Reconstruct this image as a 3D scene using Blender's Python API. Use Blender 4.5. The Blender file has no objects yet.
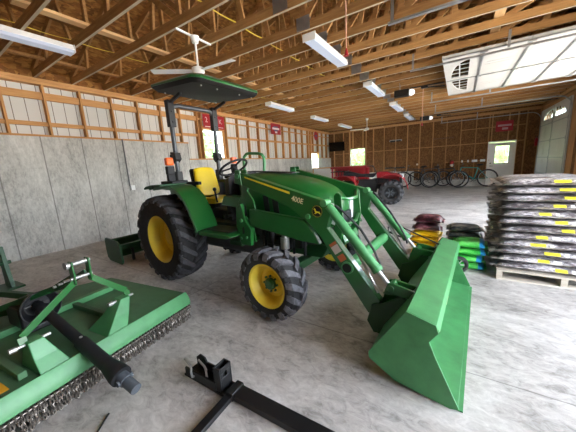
import bpy, bmesh, math, random
from mathutils import Vector, Matrix, noise
rnd = random.Random(7)
PI = math.pi
scn = bpy.context.scene
col = scn.collection

# ------------------------------------------------------------------ materials
def srgb(h):
    c = [int(h[i:i+2], 16)/255 for i in (0, 2, 4)]
    return tuple(((v/12.92) if v <= .04045 else ((v+.055)/1.055)**2.4) for v in c)+(1,)

def newmat(name):
    m = bpy.data.materials.new(name); m.use_nodes = True
    nt = m.node_tree; b = nt.nodes['Principled BSDF']
    return m, nt, b

def mat(name, c, rough=.5, metal=0, spec=.5, var=.0, vscale=6, bump=0, bscale=30, coat=0):
    """plain colour with optional noise wear and bump"""
    m, nt, b = newmat(name)
    col_ = srgb(c) if isinstance(c, str) else c
    b.inputs['Base Color'].default_value = col_
    b.inputs['Roughness'].default_value = rough
    b.inputs['Metallic'].default_value = metal
    b.inputs['Specular IOR Level'].default_value = spec
    b.inputs['Coat Weight'].default_value = coat
    tc = nt.nodes.new('ShaderNodeTexCoord')
    if var:
        n = nt.nodes.new('ShaderNodeTexNoise'); n.inputs['Scale'].default_value = vscale; n.inputs['Detail'].default_value = 6
        n.inputs['Roughness'].default_value = .65
        nt.links.new(tc.outputs['Object'], n.inputs['Vector'])
        r = nt.nodes.new('ShaderNodeValToRGB')
        r.color_ramp.elements[0].position = .3; r.color_ramp.elements[1].position = .7
        r.color_ramp.elements[0].color = tuple(max(0, v*(1-var)) for v in col_[:3])+(1,)
        r.color_ramp.elements[1].color = tuple(min(1, v*(1+var)) for v in col_[:3])+(1,)
        nt.links.new(n.outputs['Fac'], r.inputs['Fac']); nt.links.new(r.outputs['Color'], b.inputs['Base Color'])
    if bump:
        n = nt.nodes.new('ShaderNodeTexNoise'); n.inputs['Scale'].default_value = bscale; n.inputs['Detail'].default_value = 5
        nt.links.new(tc.outputs['Object'], n.inputs['Vector'])
        bp = nt.nodes.new('ShaderNodeBump'); bp.inputs['Strength'].default_value = bump; bp.inputs['Distance'].default_value = .01
        nt.links.new(n.outputs['Fac'], bp.inputs['Height']); nt.links.new(bp.outputs['Normal'], b.inputs['Normal'])
    return m

def node(nt, t, **kw):
    n = nt.nodes.new(t)
    for k, v in kw.items():
        if k in n.inputs: n.inputs[k].default_value = v
        else: setattr(n, k, v)
    return n

def wood(name, c1, c2, axis=0, rough=.75):
    m, nt, b = newmat(name)
    tc = node(nt, 'ShaderNodeTexCoord'); mp = node(nt, 'ShaderNodeMapping')
    s = [14, 14, 14]; s[axis] = 1.2
    mp.inputs['Scale'].default_value = s
    n = node(nt, 'ShaderNodeTexNoise', Scale=2.2, Detail=6, Roughness=.6)
    n2 = node(nt, 'ShaderNodeTexNoise', Scale=.55, Detail=1)
    nt.links.new(tc.outputs['Object'], mp.inputs['Vector']); nt.links.new(mp.outputs[0], n.inputs['Vector'])
    oi = node(nt, 'ShaderNodeObjectInfo')
    ad = node(nt, 'ShaderNodeVectorMath', operation='ADD')
    nt.links.new(tc.outputs['Object'], ad.inputs[0]); nt.links.new(oi.outputs['Random'], ad.inputs[1])
    nt.links.new(ad.outputs[0], n2.inputs['Vector'])
    mx = node(nt, 'ShaderNodeMath', operation='MULTIPLY_ADD'); mx.inputs[1].default_value = .7
    nt.links.new(n.outputs['Fac'], mx.inputs[0])
    m2 = node(nt, 'ShaderNodeMath', operation='MULTIPLY'); m2.inputs[1].default_value = .3
    nt.links.new(oi.outputs['Random'], m2.inputs[0]); nt.links.new(m2.outputs[0], mx.inputs[2])
    r = node(nt, 'ShaderNodeValToRGB'); r.color_ramp.elements[0].position = .25; r.color_ramp.elements[1].position = .75
    r.color_ramp.elements[0].color = srgb(c1); r.color_ramp.elements[1].color = srgb(c2)
    nt.links.new(mx.outputs[0], r.inputs['Fac']); nt.links.new(r.outputs['Color'], b.inputs['Base Color'])
    b.inputs['Roughness'].default_value = rough; b.inputs['Specular IOR Level'].default_value = .25
    return m

def osb(name, c1, c2, c3):
    m, nt, b = newmat(name)
    tc = node(nt, 'ShaderNodeTexCoord')
    v = node(nt, 'ShaderNodeTexVoronoi', Scale=26); v.inputs['Randomness'].default_value = 1
    mp = node(nt, 'ShaderNodeMapping'); mp.inputs['Scale'].default_value = (1, .45, .6); mp.inputs['Rotation'].default_value = (.2, .3, .5)
    nt.links.new(tc.outputs['Object'], mp.inputs['Vector']); nt.links.new(mp.outputs[0], v.inputs['Vector'])
    n = node(nt, 'ShaderNodeTexNoise', Scale=5, Detail=8, Roughness=.75)
    nt.links.new(tc.outputs['Object'], n.inputs['Vector'])
    sp = node(nt, 'ShaderNodeSeparateColor'); nt.links.new(v.outputs['Color'], sp.inputs[0])
    ad = node(nt, 'ShaderNodeMath', operation='MULTIPLY_ADD'); ad.inputs[1].default_value = .45
    nt.links.new(sp.outputs[0], ad.inputs[0])
    hf = node(nt, 'ShaderNodeMath', operation='MULTIPLY'); hf.inputs[1].default_value = .6
    nt.links.new(n.outputs['Fac'], hf.inputs[0]); nt.links.new(hf.outputs[0], ad.inputs[2])
    r = node(nt, 'ShaderNodeValToRGB'); e = r.color_ramp.elements
    e[0].position = .25; e[0].color = srgb(c1); e[1].position = .8; e[1].color = srgb(c3)
    x = e.new(.52); x.color = srgb(c2)
    nt.links.new(ad.outputs[0], r.inputs['Fac']); nt.links.new(r.outputs['Color'], b.inputs['Base Color'])
    b.inputs['Roughness'].default_value = .8; b.inputs['Specular IOR Level'].default_value = .2
    return m

def concrete(name, dark, mid, light, scale=1.2, rough=.55, wall=False):
    m, nt, b = newmat(name)
    tc = node(nt, 'ShaderNodeTexCoord')
    n1 = node(nt, 'ShaderNodeTexNoise', Scale=scale, Detail=9, Roughness=.68, Distortion=.6)
    n2 = node(nt, 'ShaderNodeTexNoise', Scale=scale*(16 if wall else 7), Detail=8, Roughness=.72, Distortion=(.3 if wall else .9))
    mpp = node(nt, 'ShaderNodeMapping')
    mpp.inputs['Scale'].default_value = (1, 1, .45) if wall else (1, 1.7, 1)
    mpp.inputs['Rotation'].default_value = (0, 0, 0 if wall else .5)
    nt.links.new(tc.outputs['Object'], mpp.inputs['Vector'])
    nt.links.new(mpp.outputs[0], n1.inputs['Vector']); nt.links.new(mpp.outputs[0], n2.inputs['Vector'])
    ad = node(nt, 'ShaderNodeMath', operation='MULTIPLY_ADD'); ad.inputs[1].default_value = .46
    k = node(nt, 'ShaderNodeMath', operation='MULTIPLY'); k.inputs[1].default_value = .54
    nt.links.new(n2.outputs['Fac'], ad.inputs[0]); nt.links.new(n1.outputs['Fac'], k.inputs[0]); nt.links.new(k.outputs[0], ad.inputs[2])
    r = node(nt, 'ShaderNodeValToRGB'); e = r.color_ramp.elements
    e[0].position = .38; e[0].color = srgb(dark); e[1].position = .61; e[1].color = srgb(light)
    x = e.new(.48); x.color = srgb(mid)
    nt.links.new(ad.outputs[0], r.inputs['Fac'])
    sep = node(nt, 'ShaderNodeSeparateXYZ'); nt.links.new(tc.outputs['Object'], sep.inputs[0])
    last = r.outputs['Color']
    def lines(sock, period, offs, width, strength, last):
        a = node(nt, 'ShaderNodeMath', operation='ADD'); a.inputs[1].default_value = -offs+1000*period
        nt.links.new(sock, a.inputs[0])
        f = node(nt, 'ShaderNodeMath', operation='MODULO'); f.inputs[1].default_value = period
        nt.links.new(a.outputs[0], f.inputs[0])
        g = node(nt, 'ShaderNodeMath', operation='LESS_THAN'); g.inputs[1].default_value = width
        nt.links.new(f.outputs[0], g.inputs[0])
        s = node(nt, 'ShaderNodeMath', operation='MULTIPLY'); s.inputs[1].default_value = strength
        nt.links.new(g.outputs[0], s.inputs[0])
        mx = node(nt, 'ShaderNodeMix', data_type='RGBA'); mx.inputs[7].default_value = srgb('55524f')
        nt.links.new(s.outputs[0], mx.inputs[0]); nt.links.new(last, mx.inputs[6])
        return mx.outputs[2]
    if wall:
        last = lines(sep.outputs[1], .74, .57, .022, .6, last)
        last = lines(sep.outputs[2], .62, 0, .006, .10, last)
    else:
        last = lines(sep.outputs[1], 4.8, 2.12, .012, .5, last)
        last = lines(sep.outputs[0], 4.8, 1.9, .012, .5, last)
    nt.links.new(last, b.inputs['Base Color'])
    rr = node(nt, 'ShaderNodeMapRange'); rr.inputs[3].default_value = rough-.12; rr.inputs[4].default_value = rough+.2
    nt.links.new(n1.outputs['Fac'], rr.inputs[0]); nt.links.new(rr.outputs[0], b.inputs['Roughness'])
    bp = node(nt, 'ShaderNodeBump'); bp.inputs['Strength'].default_value = .25; bp.inputs['Distance'].default_value = .01
    nt.links.new(n2.outputs['Fac'], bp.inputs['Height']); nt.links.new(bp.outputs['Normal'], b.inputs['Normal'])
    return m

def siding_mat():
    m, nt, b = newmat('white_siding')
    tc = node(nt, 'ShaderNodeTexCoord'); sep = node(nt, 'ShaderNodeSeparateXYZ'); nt.links.new(tc.outputs['Object'], sep.inputs[0])
    f = node(nt, 'ShaderNodeMath', operation='PINGPONG'); f.inputs[1].default_value = .11
    nt.links.new(sep.outputs[1], f.inputs[0])
    g = node(nt, 'ShaderNodeMath', operation='LESS_THAN'); g.inputs[1].default_value = .007
    nt.links.new(f.outputs[0], g.inputs[0])
    mx = node(nt, 'ShaderNodeMix', data_type='RGBA'); mx.inputs[6].default_value = srgb('dcdad3'); mx.inputs[7].default_value = srgb('7d7568')
    nt.links.new(g.outputs[0], mx.inputs[0]); nt.links.new(mx.outputs[2], b.inputs['Base Color'])
    b.inputs['Roughness'].default_value = .6
    return m

def glass_mat(name='window_glass', tint='f4faf8', gl=.08):
    m, nt, b = newmat(name); nt.nodes.remove(b)
    out = nt.nodes['Material Output']
    t = node(nt, 'ShaderNodeBsdfTransparent'); t.inputs[0].default_value = srgb(tint)
    g = node(nt, 'ShaderNodeBsdfGlossy'); g.inputs['Roughness'].default_value = .05
    mx = node(nt, 'ShaderNodeMixShader'); mx.inputs[0].default_value = gl
    nt.links.new(t.outputs[0], mx.inputs[1]); nt.links.new(g.outputs[0], mx.inputs[2]); nt.links.new(mx.outputs[0], out.inputs[0])
    return m

def printed_bag(name, base, ink, light, scale=26, thr=.52):
    m, nt, b = newmat(name)
    tc = node(nt, 'ShaderNodeTexCoord'); mp = node(nt, 'ShaderNodeMapping'); mp.inputs['Scale'].default_value = (.55, 1, 1.6)
    oi = node(nt, 'ShaderNodeObjectInfo'); ad = node(nt, 'ShaderNodeVectorMath', operation='ADD')
    nt.links.new(tc.outputs['Object'], ad.inputs[0]); nt.links.new(oi.outputs['Random'], ad.inputs[1])
    nt.links.new(ad.outputs[0], mp.inputs['Vector'])
    n = node(nt, 'ShaderNodeTexNoise', Scale=scale, Detail=4, Roughness=.7); nt.links.new(mp.outputs[0], n.inputs['Vector'])
    n2 = node(nt, 'ShaderNodeTexNoise', Scale=5, Detail=3); nt.links.new(mp.outputs[0], n2.inputs['Vector'])
    a2 = node(nt, 'ShaderNodeMath', operation='MULTIPLY_ADD'); a2.inputs[1].default_value = .6
    k = node(nt, 'ShaderNodeMath', operation='MULTIPLY'); k.inputs[1].default_value = .45
    nt.links.new(n.outputs['Fac'], a2.inputs[0]); nt.links.new(n2.outputs['Fac'], k.inputs[0]); nt.links.new(k.outputs[0], a2.inputs[2])
    r = node(nt, 'ShaderNodeValToRGB'); e = r.color_ramp.elements
    e[0].position = thr-.07; e[0].color = srgb(ink); e[1].position = thr+.09; e[1].color = srgb(light)
    x = e.new(thr); x.color = srgb(base)
    nt.links.new(a2.outputs[0], r.inputs['Fac']); nt.links.new(r.outputs['Color'], b.inputs['Base Color'])
    b.inputs['Roughness'].default_value = .32
    bp = node(nt, 'ShaderNodeBump'); bp.inputs['Strength'].default_value = .5; bp.inputs['Distance'].default_value = .02
    n3 = node(nt, 'ShaderNodeTexNoise', Scale=12, Detail=3); nt.links.new(ad.outputs[0], n3.inputs['Vector'])
    nt.links.new(n3.outputs['Fac'], bp.inputs['Height']); nt.links.new(bp.outputs['Normal'], b.inputs['Normal'])
    return m

def emit(name, c, s):
    m, nt, b = newmat(name)
    b.inputs['Base Color'].default_value = srgb('b4bed0'); b.inputs['Emission Color'].default_value = srgb(c)
    b.inputs['Emission Strength'].default_value = s
    return m

GREEN = mat('green_paint', '1d6029', .3, spec=.5, var=.12, vscale=3, coat=.5)
LGREEN = mat('worn_green_paint', '428550', .4, spec=.5, var=.22, vscale=5, bump=.05)
DGREEN = mat('dark_green_paint', '184a24', .45, var=.15)
MGREEN = mat('dusty_green_paint', '47714c', .55, var=.22, vscale=4, bump=.08)
MLIP = mat('light_green_paint', '4c8a57', .45, var=.2, vscale=6)
YEL = mat('yellow_paint', 'f4d848', .42, var=.08)
DECY = mat('yellow_decal', 'f4da38', .4)
SEATY = mat('yellow_vinyl', 'fbd91c', .4, var=.04, bump=.05)
RUB = mat('tire_rubber', '262525', .85, var=.35, vscale=14, bump=.25, bscale=60)
RUBW = mat('worn_tread_rubber', '454447', .8, var=.35, vscale=20, bump=.3, bscale=70)
RUBF = mat('scuffed_tread_rubber', '5f5e62', .8, var=.5, vscale=24, bump=.3, bscale=70)
BLK = mat('black_paint', '1a1a1b', .38, var=.2)
BLKP = mat('black_plastic', '17171a', .6, bump=.1)
CAST = mat('grey_cast_iron', '4d5258', .6, var=.25, bump=.2)
STEEL = mat('bright_steel', 'b9b9b6', .4, metal=.75)
GALV = mat('galvanised_steel', 'a9abab', .42, metal=.8, var=.15)
CHAIN = mat('chain_steel', '756d65', .45, metal=.6, var=.45, vscale=30)
RUST = mat('rusty_steel', '7b5a44', .7, metal=.3, var=.3, vscale=20)
WHITE = mat('white_paint', 'efefec', .45, var=.03)
DOORW = mat('garage_door_white', 'cfcdc7', .55, var=.04)
TRUSS = wood('truss_lumber', '8a5f36', 'c99a60', 0)
STUDW = wood('stud_lumber', 'a9713f', 'd9a468', 2)
PLATE = wood('plate_lumber', 'b87c46', 'dfae74', 1)
STRIP = mat('pale_edge_strip', 'c2b193', .6, var=.1)
RUNNER = wood('runner_lumber', 'd09c60', 'e8c08a', 1)
BSTUD = wood('dark_stud_lumber', 'a5774a', 'd0a06c', 2)
PALLET = wood('pallet_wood', 'a39888', 'cfc6b8', 0)
ROOF = osb('roof_osb', '6e4a26', '966434', 'b98748')
WOSB = osb('wall_osb', '65452a', '7d5836', '946c44')
FLOOR = concrete('floor_concrete', '85807a', 'b6b1ab', 'd6d2cc', 1.3, .5)
WALLC = concrete('wall_concrete', '9a9994', 'bfbeb8', 'dad9d3', 1.5, .8, True)
SIDING = siding_mat()
GLASS = glass_mat()
DGLASS = glass_mat('door_glass', 'c8d0cc', .12)
LENS = emit('light_lens', 'dfe6f6', .03)
GLOBE = emit('opener_globe', 'ffffff', .1)
CONDUIT = mat('grey_pvc', '77797a', .5)
CABLE = mat('yellow_cable', 'e0c23c', .5)
RED = mat('red_plastic', 'a8202a', .4, var=.08)
DRED = mat('red_sign_paint', 'b01e2a', .5)
WINK = mat('white_print', 'e8e4e2', .5)
BINK = mat('blue_print', '5b5f86', .5)
ORANGE = mat('amber_lens', 'ff6a1a', .3)
ORPAD = mat('orange_print', 'a85a30', .6)
YPRINT = mat('yellow_print', 'e6dc3a', .4)
GREYBAG = printed_bag('grey_printed_bag', '857e80', '4c4648', 'dcd7d9', 34)
GREYEND = printed_bag('grey_bag_end', '6b655c', '2c2a29', 'b6b0a8', 14)
YBAG = printed_bag('yellow_bag', 'f0bf10', 'd09a10', 'ffd93c', 6)
MBAG = printed_bag('maroon_bag', '4f2029', '260f14', 'b27a84', 9, .55)
GBAG = printed_bag('green_bag', '2fb53a', '1f8f3a', '6fe06a', 8)
BLBAG = mat('blue_bag_edge', '2b8fd0', .35, var=.2)
SBAG = printed_bag('slate_bag', '56636c', '2f3a44', '9a978a', 10)
TEAL = mat('teal_paint', '2f9e96', .4)
TVM = mat('screen_black', '0b0b0d', .2)
GRASS = mat('grass', '93a878', .9, var=.3, vscale=1.5)
LEAF = mat('tree_leaves', '6f9455', .8, var=.5, vscale=3)
BARK = mat('bark', '5a4636', .9)
GRAVEL = mat('gravel', 'c9c4ba', .9, var=.15, vscale=8)

# ------------------------------------------------------------------ mesh helper
class MB:
    def __init__(s): s.v = []; s.f = []; s.mi = []; s.cur = 0
    def add(s, vs, fs):
        o = len(s.v); s.v += [tuple(v) for v in vs]
        for f in fs: s.f.append([i+o for i in f]); s.mi.append(s.cur)
        return s
    def box(s, a, b):
        x0, y0, z0 = a; x1, y1, z1 = b
        x0, x1 = min(x0, x1), max(x0, x1); y0, y1 = min(y0, y1), max(y0, y1); z0, z1 = min(z0, z1), max(z0, z1)
        return s.add([(x0,y0,z0),(x1,y0,z0),(x1,y1,z0),(x0,y1,z0),(x0,y0,z1),(x1,y0,z1),(x1,y1,z1),(x0,y1,z1)],
              [(0,3,2,1),(4,5,6,7),(0,1,5,4),(1,2,6,5),(2,3,7,6),(3,0,4,7)])
    def bar(s, p, q, w, h, up=(0, 0, 1)):
        p = Vector(p); q = Vector(q); d = (q-p).normalized(); u = Vector(up)
        if abs(d.dot(u)) > .98: u = Vector((1, 0, 0))
        a = d.cross(u).normalized(); c = a.cross(d).normalized()
        vs = [e+a*(i*w/2)+c*(j*h/2) for e in (p, q) for i, j in ((-1,-1),(1,-1),(1,1),(-1,1))]
        return s.add(vs, [(0,1,2,3),(7,6,5,4),(0,4,5,1),(1,5,6,2),(2,6,7,3),(3,7,4,0)])
    def bars(s, pts, w, h, up=(0, 0, 1)):
        for a, b in zip(pts, pts[1:]): s.bar(a, b, w, h, up)
        return s
    def prism(s, pts, y0, y1, plane='xz'):
        n = len(pts)
        def P(a, b, c):
            return {'xz': (a, c, b), 'xy': (a, b, c), 'yz': (c, a, b)}[plane]
        vs = [P(a, b, y0) for a, b in pts]+[P(a, b, y1) for a, b in pts]
        return s.add(vs, [tuple(range(n)), tuple(range(2*n-1, n-1, -1))]+[(i, i+n, (i+1) % n+n, (i+1) % n) for i in range(n)])
    def tube(s, pts, r, n=8, caps=True):
        P = [Vector(p) for p in pts]; rs = r if isinstance(r, (list, tuple)) else [r]*len(P)
        vs = []; ref = None
        for i, p in enumerate(P):
            d = ((P[min(i+1, len(P)-1)]-P[max(i-1, 0)])).normalized()
            if ref is None:
                ref = Vector((0, 0, 1)) if abs(d.z) < .9 else Vector((1, 0, 0))
            a = d.cross(ref).normalized(); b = a.cross(d).normalized(); ref = b
            vs += [p+(a*math.cos(t)+b*math.sin(t))*rs[i] for t in [2*PI*k/n for k in range(n)]]
        fs = [(i*n+k, i*n+(k+1) % n, (i+1)*n+(k+1) % n, (i+1)*n+k) for i in range(len(P)-1) for k in range(n)]
        if caps: fs += [tuple(range(n-1, -1, -1)), tuple((len(P)-1)*n+k for k in range(n))]
        return s.add(vs, fs)
    def cyl(s, p, q, r, n=20, r2=None): return s.tube([p, q], [r, r if r2 is None else r2], n)
    def lathe(s, prof, c, axis='y', n=40, closed=False):
        """prof: (w along axis, radius)"""
        vs = []; c = Vector(c)
        for k in range(n):
            t = 2*PI*k/n; ct, st = math.cos(t), math.sin(t)
            for w, r in prof:
                v = {'y': (r*ct, w, r*st), 'z': (r*ct, r*st, w), 'x': (w, r*ct, r*st)}[axis]
                vs.append(c+Vector(v))
        m = len(prof); fs = []
        for k in range(n):
            for i in range(m if closed else m-1):
                j = (i+1) % m; k2 = (k+1) % n
                fs.append((k*m+i, k*m+j, k2*m+j, k2*m+i))
        return s.add(vs, fs)
    def torus(s, c, R, r, axis='y', n=32, m=8):
        return s.lathe([(r*math.sin(2*PI*i/m), R+r*math.cos(2*PI*i/m)) for i in range(m)], c, axis, n, True)
    def ball(s, c, r, n=12, sc=(1, 1, 1)):
        c = Vector(c); vs = []; fs = []
        for i in range(n+1):
            p = PI*i/n
            for k in range(2*n):
                t = PI*k/n
                vs.append(c+Vector((r*sc[0]*math.sin(p)*math.cos(t), r*sc[1]*math.sin(p)*math.sin(t), r*sc[2]*math.cos(p))))
        for i in range(n):
            for k in range(2*n):
                fs.append((i*2*n+k, (i+1)*2*n+k, (i+1)*2*n+(k+1) % (2*n), i*2*n+(k+1) % (2*n)))
        return s.add(vs, fs)
    def loft(s, rings, cap=True):
        n = len(rings[0]); vs = [v for r in rings for v in r]
        fs = [(i*n+k, i*n+(k+1) % n, (i+1)*n+(k+1) % n, (i+1)*n+k) for i in range(len(rings)-1) for k in range(n)]
        if cap: fs += [tuple(range(n-1, -1, -1)), tuple((len(rings)-1)*n+k for k in range(n))]
        return s.add(vs, fs)
    def strip(s, path, y0, y1, t):
        """curved sheet: path of (x,z), from y0 to y1, thickness t below"""
        n = len(path); P = [Vector((a, 0, b)) for a, b in path]; off = []
        for i in range(n):
            d = (P[min(i+1, n-1)]-P[max(i-1, 0)]).normalized(); off.append(P[i]-Vector((-d.z, 0, d.x))*t)
        ring = [(p.x, p.z) for p in P]+[(p.x, p.z) for p in reversed(off)]
        m = len(ring); vs = [(a, y0, b) for a, b in ring]+[(a, y1, b) for a, b in ring]
        fs = [(i, i+m, (i+1) % m+m, (i+1) % m) for i in range(m)]
        for i in range(n-1):
            fs += [(i, i+1, m-2-i, m-1-i), (i+m, m-1-i+m, m-2-i+m, i+1+m)]
        return s.add(vs, fs)
    def build(s, name, mats, parent=None, bevel=0, smooth=35, flip=True):
        me = bpy.data.meshes.new(name); me.from_pydata(s.v, [], s.f)
        mats = mats if isinstance(mats, (list, tuple)) else [mats]
        for m in mats: me.materials.append(m)
        for p, k in zip(me.polygons, s.mi): p.material_index = k
        bm = bmesh.new(); bm.from_mesh(me); bmesh.ops.recalc_face_normals(bm, faces=bm.faces); bm.to_mesh(me); bm.free()
        if smooth:
            me.polygons.foreach_set('use_smooth', [True]*len(me.polygons)); me.set_sharp_from_angle(angle=math.radians(smooth))
        o = bpy.data.objects.new(name, me); col.objects.link(o)
        if parent is not None: o.parent = parent
        if bevel:
            b = o.modifiers.new('bevel', 'BEVEL'); b.width = bevel; b.segments = 2; b.limit_method = 'ANGLE'; b.angle_limit = math.radians(40)
        return o

def thing(name, label, cat, loc=(0, 0, 0), rz=0, group=None):
    o = bpy.data.objects.new(name, None); col.objects.link(o); o.empty_display_size = .1
    o.location = loc; o.rotation_euler = (0, 0, rz); tag(o, label, cat, group); return o
def tag(o, label, cat, group=None):
    o['label'] = label; o['category'] = cat
    if group: o['group'] = group
    return o
def struct(o, label=None):
    o['kind'] = 'structure'
    if label: o['label'] = label
    return o
def sempty(name, label=None, loc=(0, 0, 0)):
    o = bpy.data.objects.new(name, None); col.objects.link(o); o.location = loc; return struct(o, label)
def copy_tree(o, parent=None):
    c = o.copy(); col.objects.link(c); c.parent = parent
    for ch in [x for x in KIDS.get(o.name, [])] or list(o.children): copy_tree(ch, c)
    return c
KIDS = {}
def text(body, size, mtx, m, name, parent, ext=.001, sx=1):
    cu = bpy.data.curves.new(name, 'FONT'); cu.body = body; cu.size = size; cu.extrude = ext; cu.align_x = 'LEFT'
    cu.materials.append(m); o = bpy.data.objects.new(name, cu); col.objects.link(o); o.parent = parent
    bpy.context.view_layer.update(); me = bpy.data.meshes.new_from_object(o.evaluated_get(bpy.context.evaluated_depsgraph_get()))
    bpy.data.objects.remove(o); o = bpy.data.objects.new(name, me); col.objects.link(o); o.parent = parent
    if not me.materials: me.materials.append(m)
    o.matrix_local = mtx @ Matrix.Diagonal((sx, 1, 1, 1)); return o

# ------------------------------------------------------------------ camera
cam = bpy.data.cameras.new('camera'); co = bpy.data.objects.new('camera', cam); col.objects.link(co); scn.camera = co
yaw, pitch, roll = math.radians(33.145), math.radians(10.739), math.radians(-3.31)
f = Vector((-math.sin(yaw)*math.cos(pitch), math.cos(yaw)*math.cos(pitch), -math.sin(pitch)))
r0 = Vector((math.cos(yaw), math.sin(yaw), 0)); u0 = r0.cross(f)
r = r0*math.cos(roll)+u0*math.sin(roll); u = -r0*math.sin(roll)+u0*math.cos(roll)
co.matrix_world = Matrix(((r.x, u.x, -f.x, 0), (r.y, u.y, -f.y, 0), (r.z, u.z, -f.z, 1.6), (0, 0, 0, 1)))
cam.sensor_width = 36; cam.lens = 36*261/576; cam.clip_start = .05; cam.clip_end = 300

XL, XR, YB, YF, ZT = -7.56, 3.15, 17.4, -2.6, 3.72

# ------------------------------------------------------------------ room shell
struct(MB().box((XL-.3, YF-.3, -.15), (XR+.3, YB+.3, 0)).build('floor', FLOOR, smooth=0), 'grey polished concrete slab floor of the workshop')
# ground outside
struct(MB().box((XR+.3, -40, -.16), (60, 60, -.03)).build('ground_gravel', GRAVEL, smooth=0), 'pale gravel yard outside the bay doors')
struct(MB().box((-70, YF-60, -.2), (XR+.3, YF-.3, -.05)).build('ground_yard', GRAVEL, smooth=0), 'pale gravel yard')
struct(MB().box((-70, YF-.3, -.2), (XL-.3, 70, -.05)).box((XL-.3, YB+.3, -.2), (60, 70, -.05)).build('ground_lawn', GRASS, smooth=0), 'green lawn outside the windows')

# left wall
wl = sempty('wall_left', 'left wall of grey poured concrete below white siding and bare studs')
W2 = (14.62, 15.6, 1.34, 2.33)
m = MB().box((XL-.3, YF, 0), (XL, 5.8, 2.53)).box((XL-.3, 5.8, 0), (XL, W2[0], 2.0)).box((XL-.3, W2[0], 0), (XL, W2[1], W2[2])).box((XL-.3, W2[1], 0), (XL, YB+.13, 2.0)).box((XL-.3, YF-.2, 3.72), (XL-.161, YB+.13, 4.0))
m.build('concrete_wall', WALLC, wl, smooth=0)
W1 = (6.46, 7.42, 2.0, 3.06)
sx = XL-.13
m = MB().box((sx-.03, YF, 2.53), (sx, 5.8, 3.72)).box((sx-.03, 5.8, 2.0), (sx, W1[0], 3.72)).box((sx-.03, W1[0], W1[3]), (sx, W1[1], 3.72))
m.box((sx-.03, W1[1], 2.0), (sx, W2[0], 3.72)).box((sx-.03, W2[0], W2[3]), (sx, W2[1], 3.72)).box((sx-.03, W2[1], 2.0), (sx, YB+.3, 3.72))
m.build('white_siding', SIDING, wl, smooth=0)
y = -2.37
ys = []
while y < 17.3: ys.append(y); y += .665
for y in ys:
    zb = 2.57 if y < 5.8 else 2.04
    if W1[0]-.03 < y < W1[1]+.03: zb = W1[3]+.08
    if W2[0]-.03 < y < W2[1]+.03: zb = W2[3]+.05
    MB().box((XL-.13, y-.02, zb), (XL, y+.02, 3.6)).build('stud', STUDW, wl, smooth=0)
for a, b in ((W1[0], W1[1]), (W2[0], W2[1])):
    for yy in (a-.03, b+.03): MB().box((XL-.13, yy-.025, 2.04), (XL+.003, yy+.025, 3.6)).build('stud', STUDW, wl, smooth=0)
MB().box((XL-.13, YF, 3.6), (XL+.02, YB, 3.66)).box((XL-.13, YF, 3.665), (XL+.02, YB, 3.72)).build('top_plate', PLATE, wl, smooth=0)
MB().box((XL-.14, YF, 2.53), (XL+.01, 5.8, 2.57)).box((XL-.14, 5.78, 2.0), (XL+.01, W2[0], 2.04)).box((XL-.14, W2[1], 2.0), (XL+.01, YB, 2.04)).build('sill_plate', PLATE, wl, smooth=0)
g = MB()
for a, b in zip([YF]+ys, ys+[YB]):
    if b-a < .1: continue
    mid = (a+b)/2
    z1 = 2.8 if mid < 5.8 else 2.83
    zz = [(z1, .085, .05), (3.38, .15, .05)]
    for z, h, d in zz:
        if W1[0]-.1 < mid < W1[1]+.1 and z < 3.2: continue
        if z > 3 and mid > 6.0: h = .05
        g.box((XL-.09, a+.022, z-h/2), (XL-.09+d, b-.022, z+h/2))
g.build('girt', PLATE, wl, smooth=0)
g = MB().box((XL-.13, W1[0]-.05, W1[3]), (XL+.004, W1[1]+.05, W1[3]+.09)).box((XL-.13, W2[0]-.05, W2[3]), (XL+.004, W2[1]+.05, W2[3]+.07))
g.build('window_header', PLATE, wl, smooth=0)

def window(n, label, axis, c, a, b, z0, z1, parent=None, rows=2):
    """double hung window; axis 'x' = wall normal along x at c"""
    w = sempty('window_%d' % n, label)
    def B(m, u0, v0, u1, v1, d0, d1):
        if axis == 'x': m.box((c+d0, u0, v0), (c+d1, u1, v1))
        else: m.box((u0, c+d0, v0), (u1, c+d1, v1))
    t = .045; m = MB()
    B(m, a, z0, a+t, z1, -.05, .02); B(m, b-t, z0, b, z1, -.05, .02); B(m, a+t, z0, b-t, z0+t, -.05, .02); B(m, a+t, z1-t, b-t, z1, -.05, .02)
    mid = (z0+z1)/2
    if rows > 1: B(m, a+t, mid-.02, b-t, mid+.02, -.04, .015)
    m.build('window_frame', WHITE, w, .004)
    if rows > 1:
        k = MB(); cx = (a+b)/2
        B(k, cx-.008, z0+t, cx+.008, mid-.02, -.03, -.01); B(k, cx-.008, mid+.02, cx+.008, z1-t, -.03, -.01)
        for zz in ((z0+mid)/2, (z1+mid)/2): B(k, a+t, zz-.008, b-t, zz+.008, -.029, -.011)
        k.build('muntin', WHITE, w, smooth=0)
    k = MB(); B(k, a+t, z0+t, b-t, z1-t, -.022, -.018); k.build('glass_pane', GLASS, w, smooth=0)
    return w
window(1, 'white double hung window under the red sign on the left wall', 'x', XL-.06, W1[0], W1[1], W1[2]+.04, W1[3])
window(2, 'small window at the far end of the left wall', 'x', XL-.12, W2[0], W2[1], W2[2], W2[3])

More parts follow.
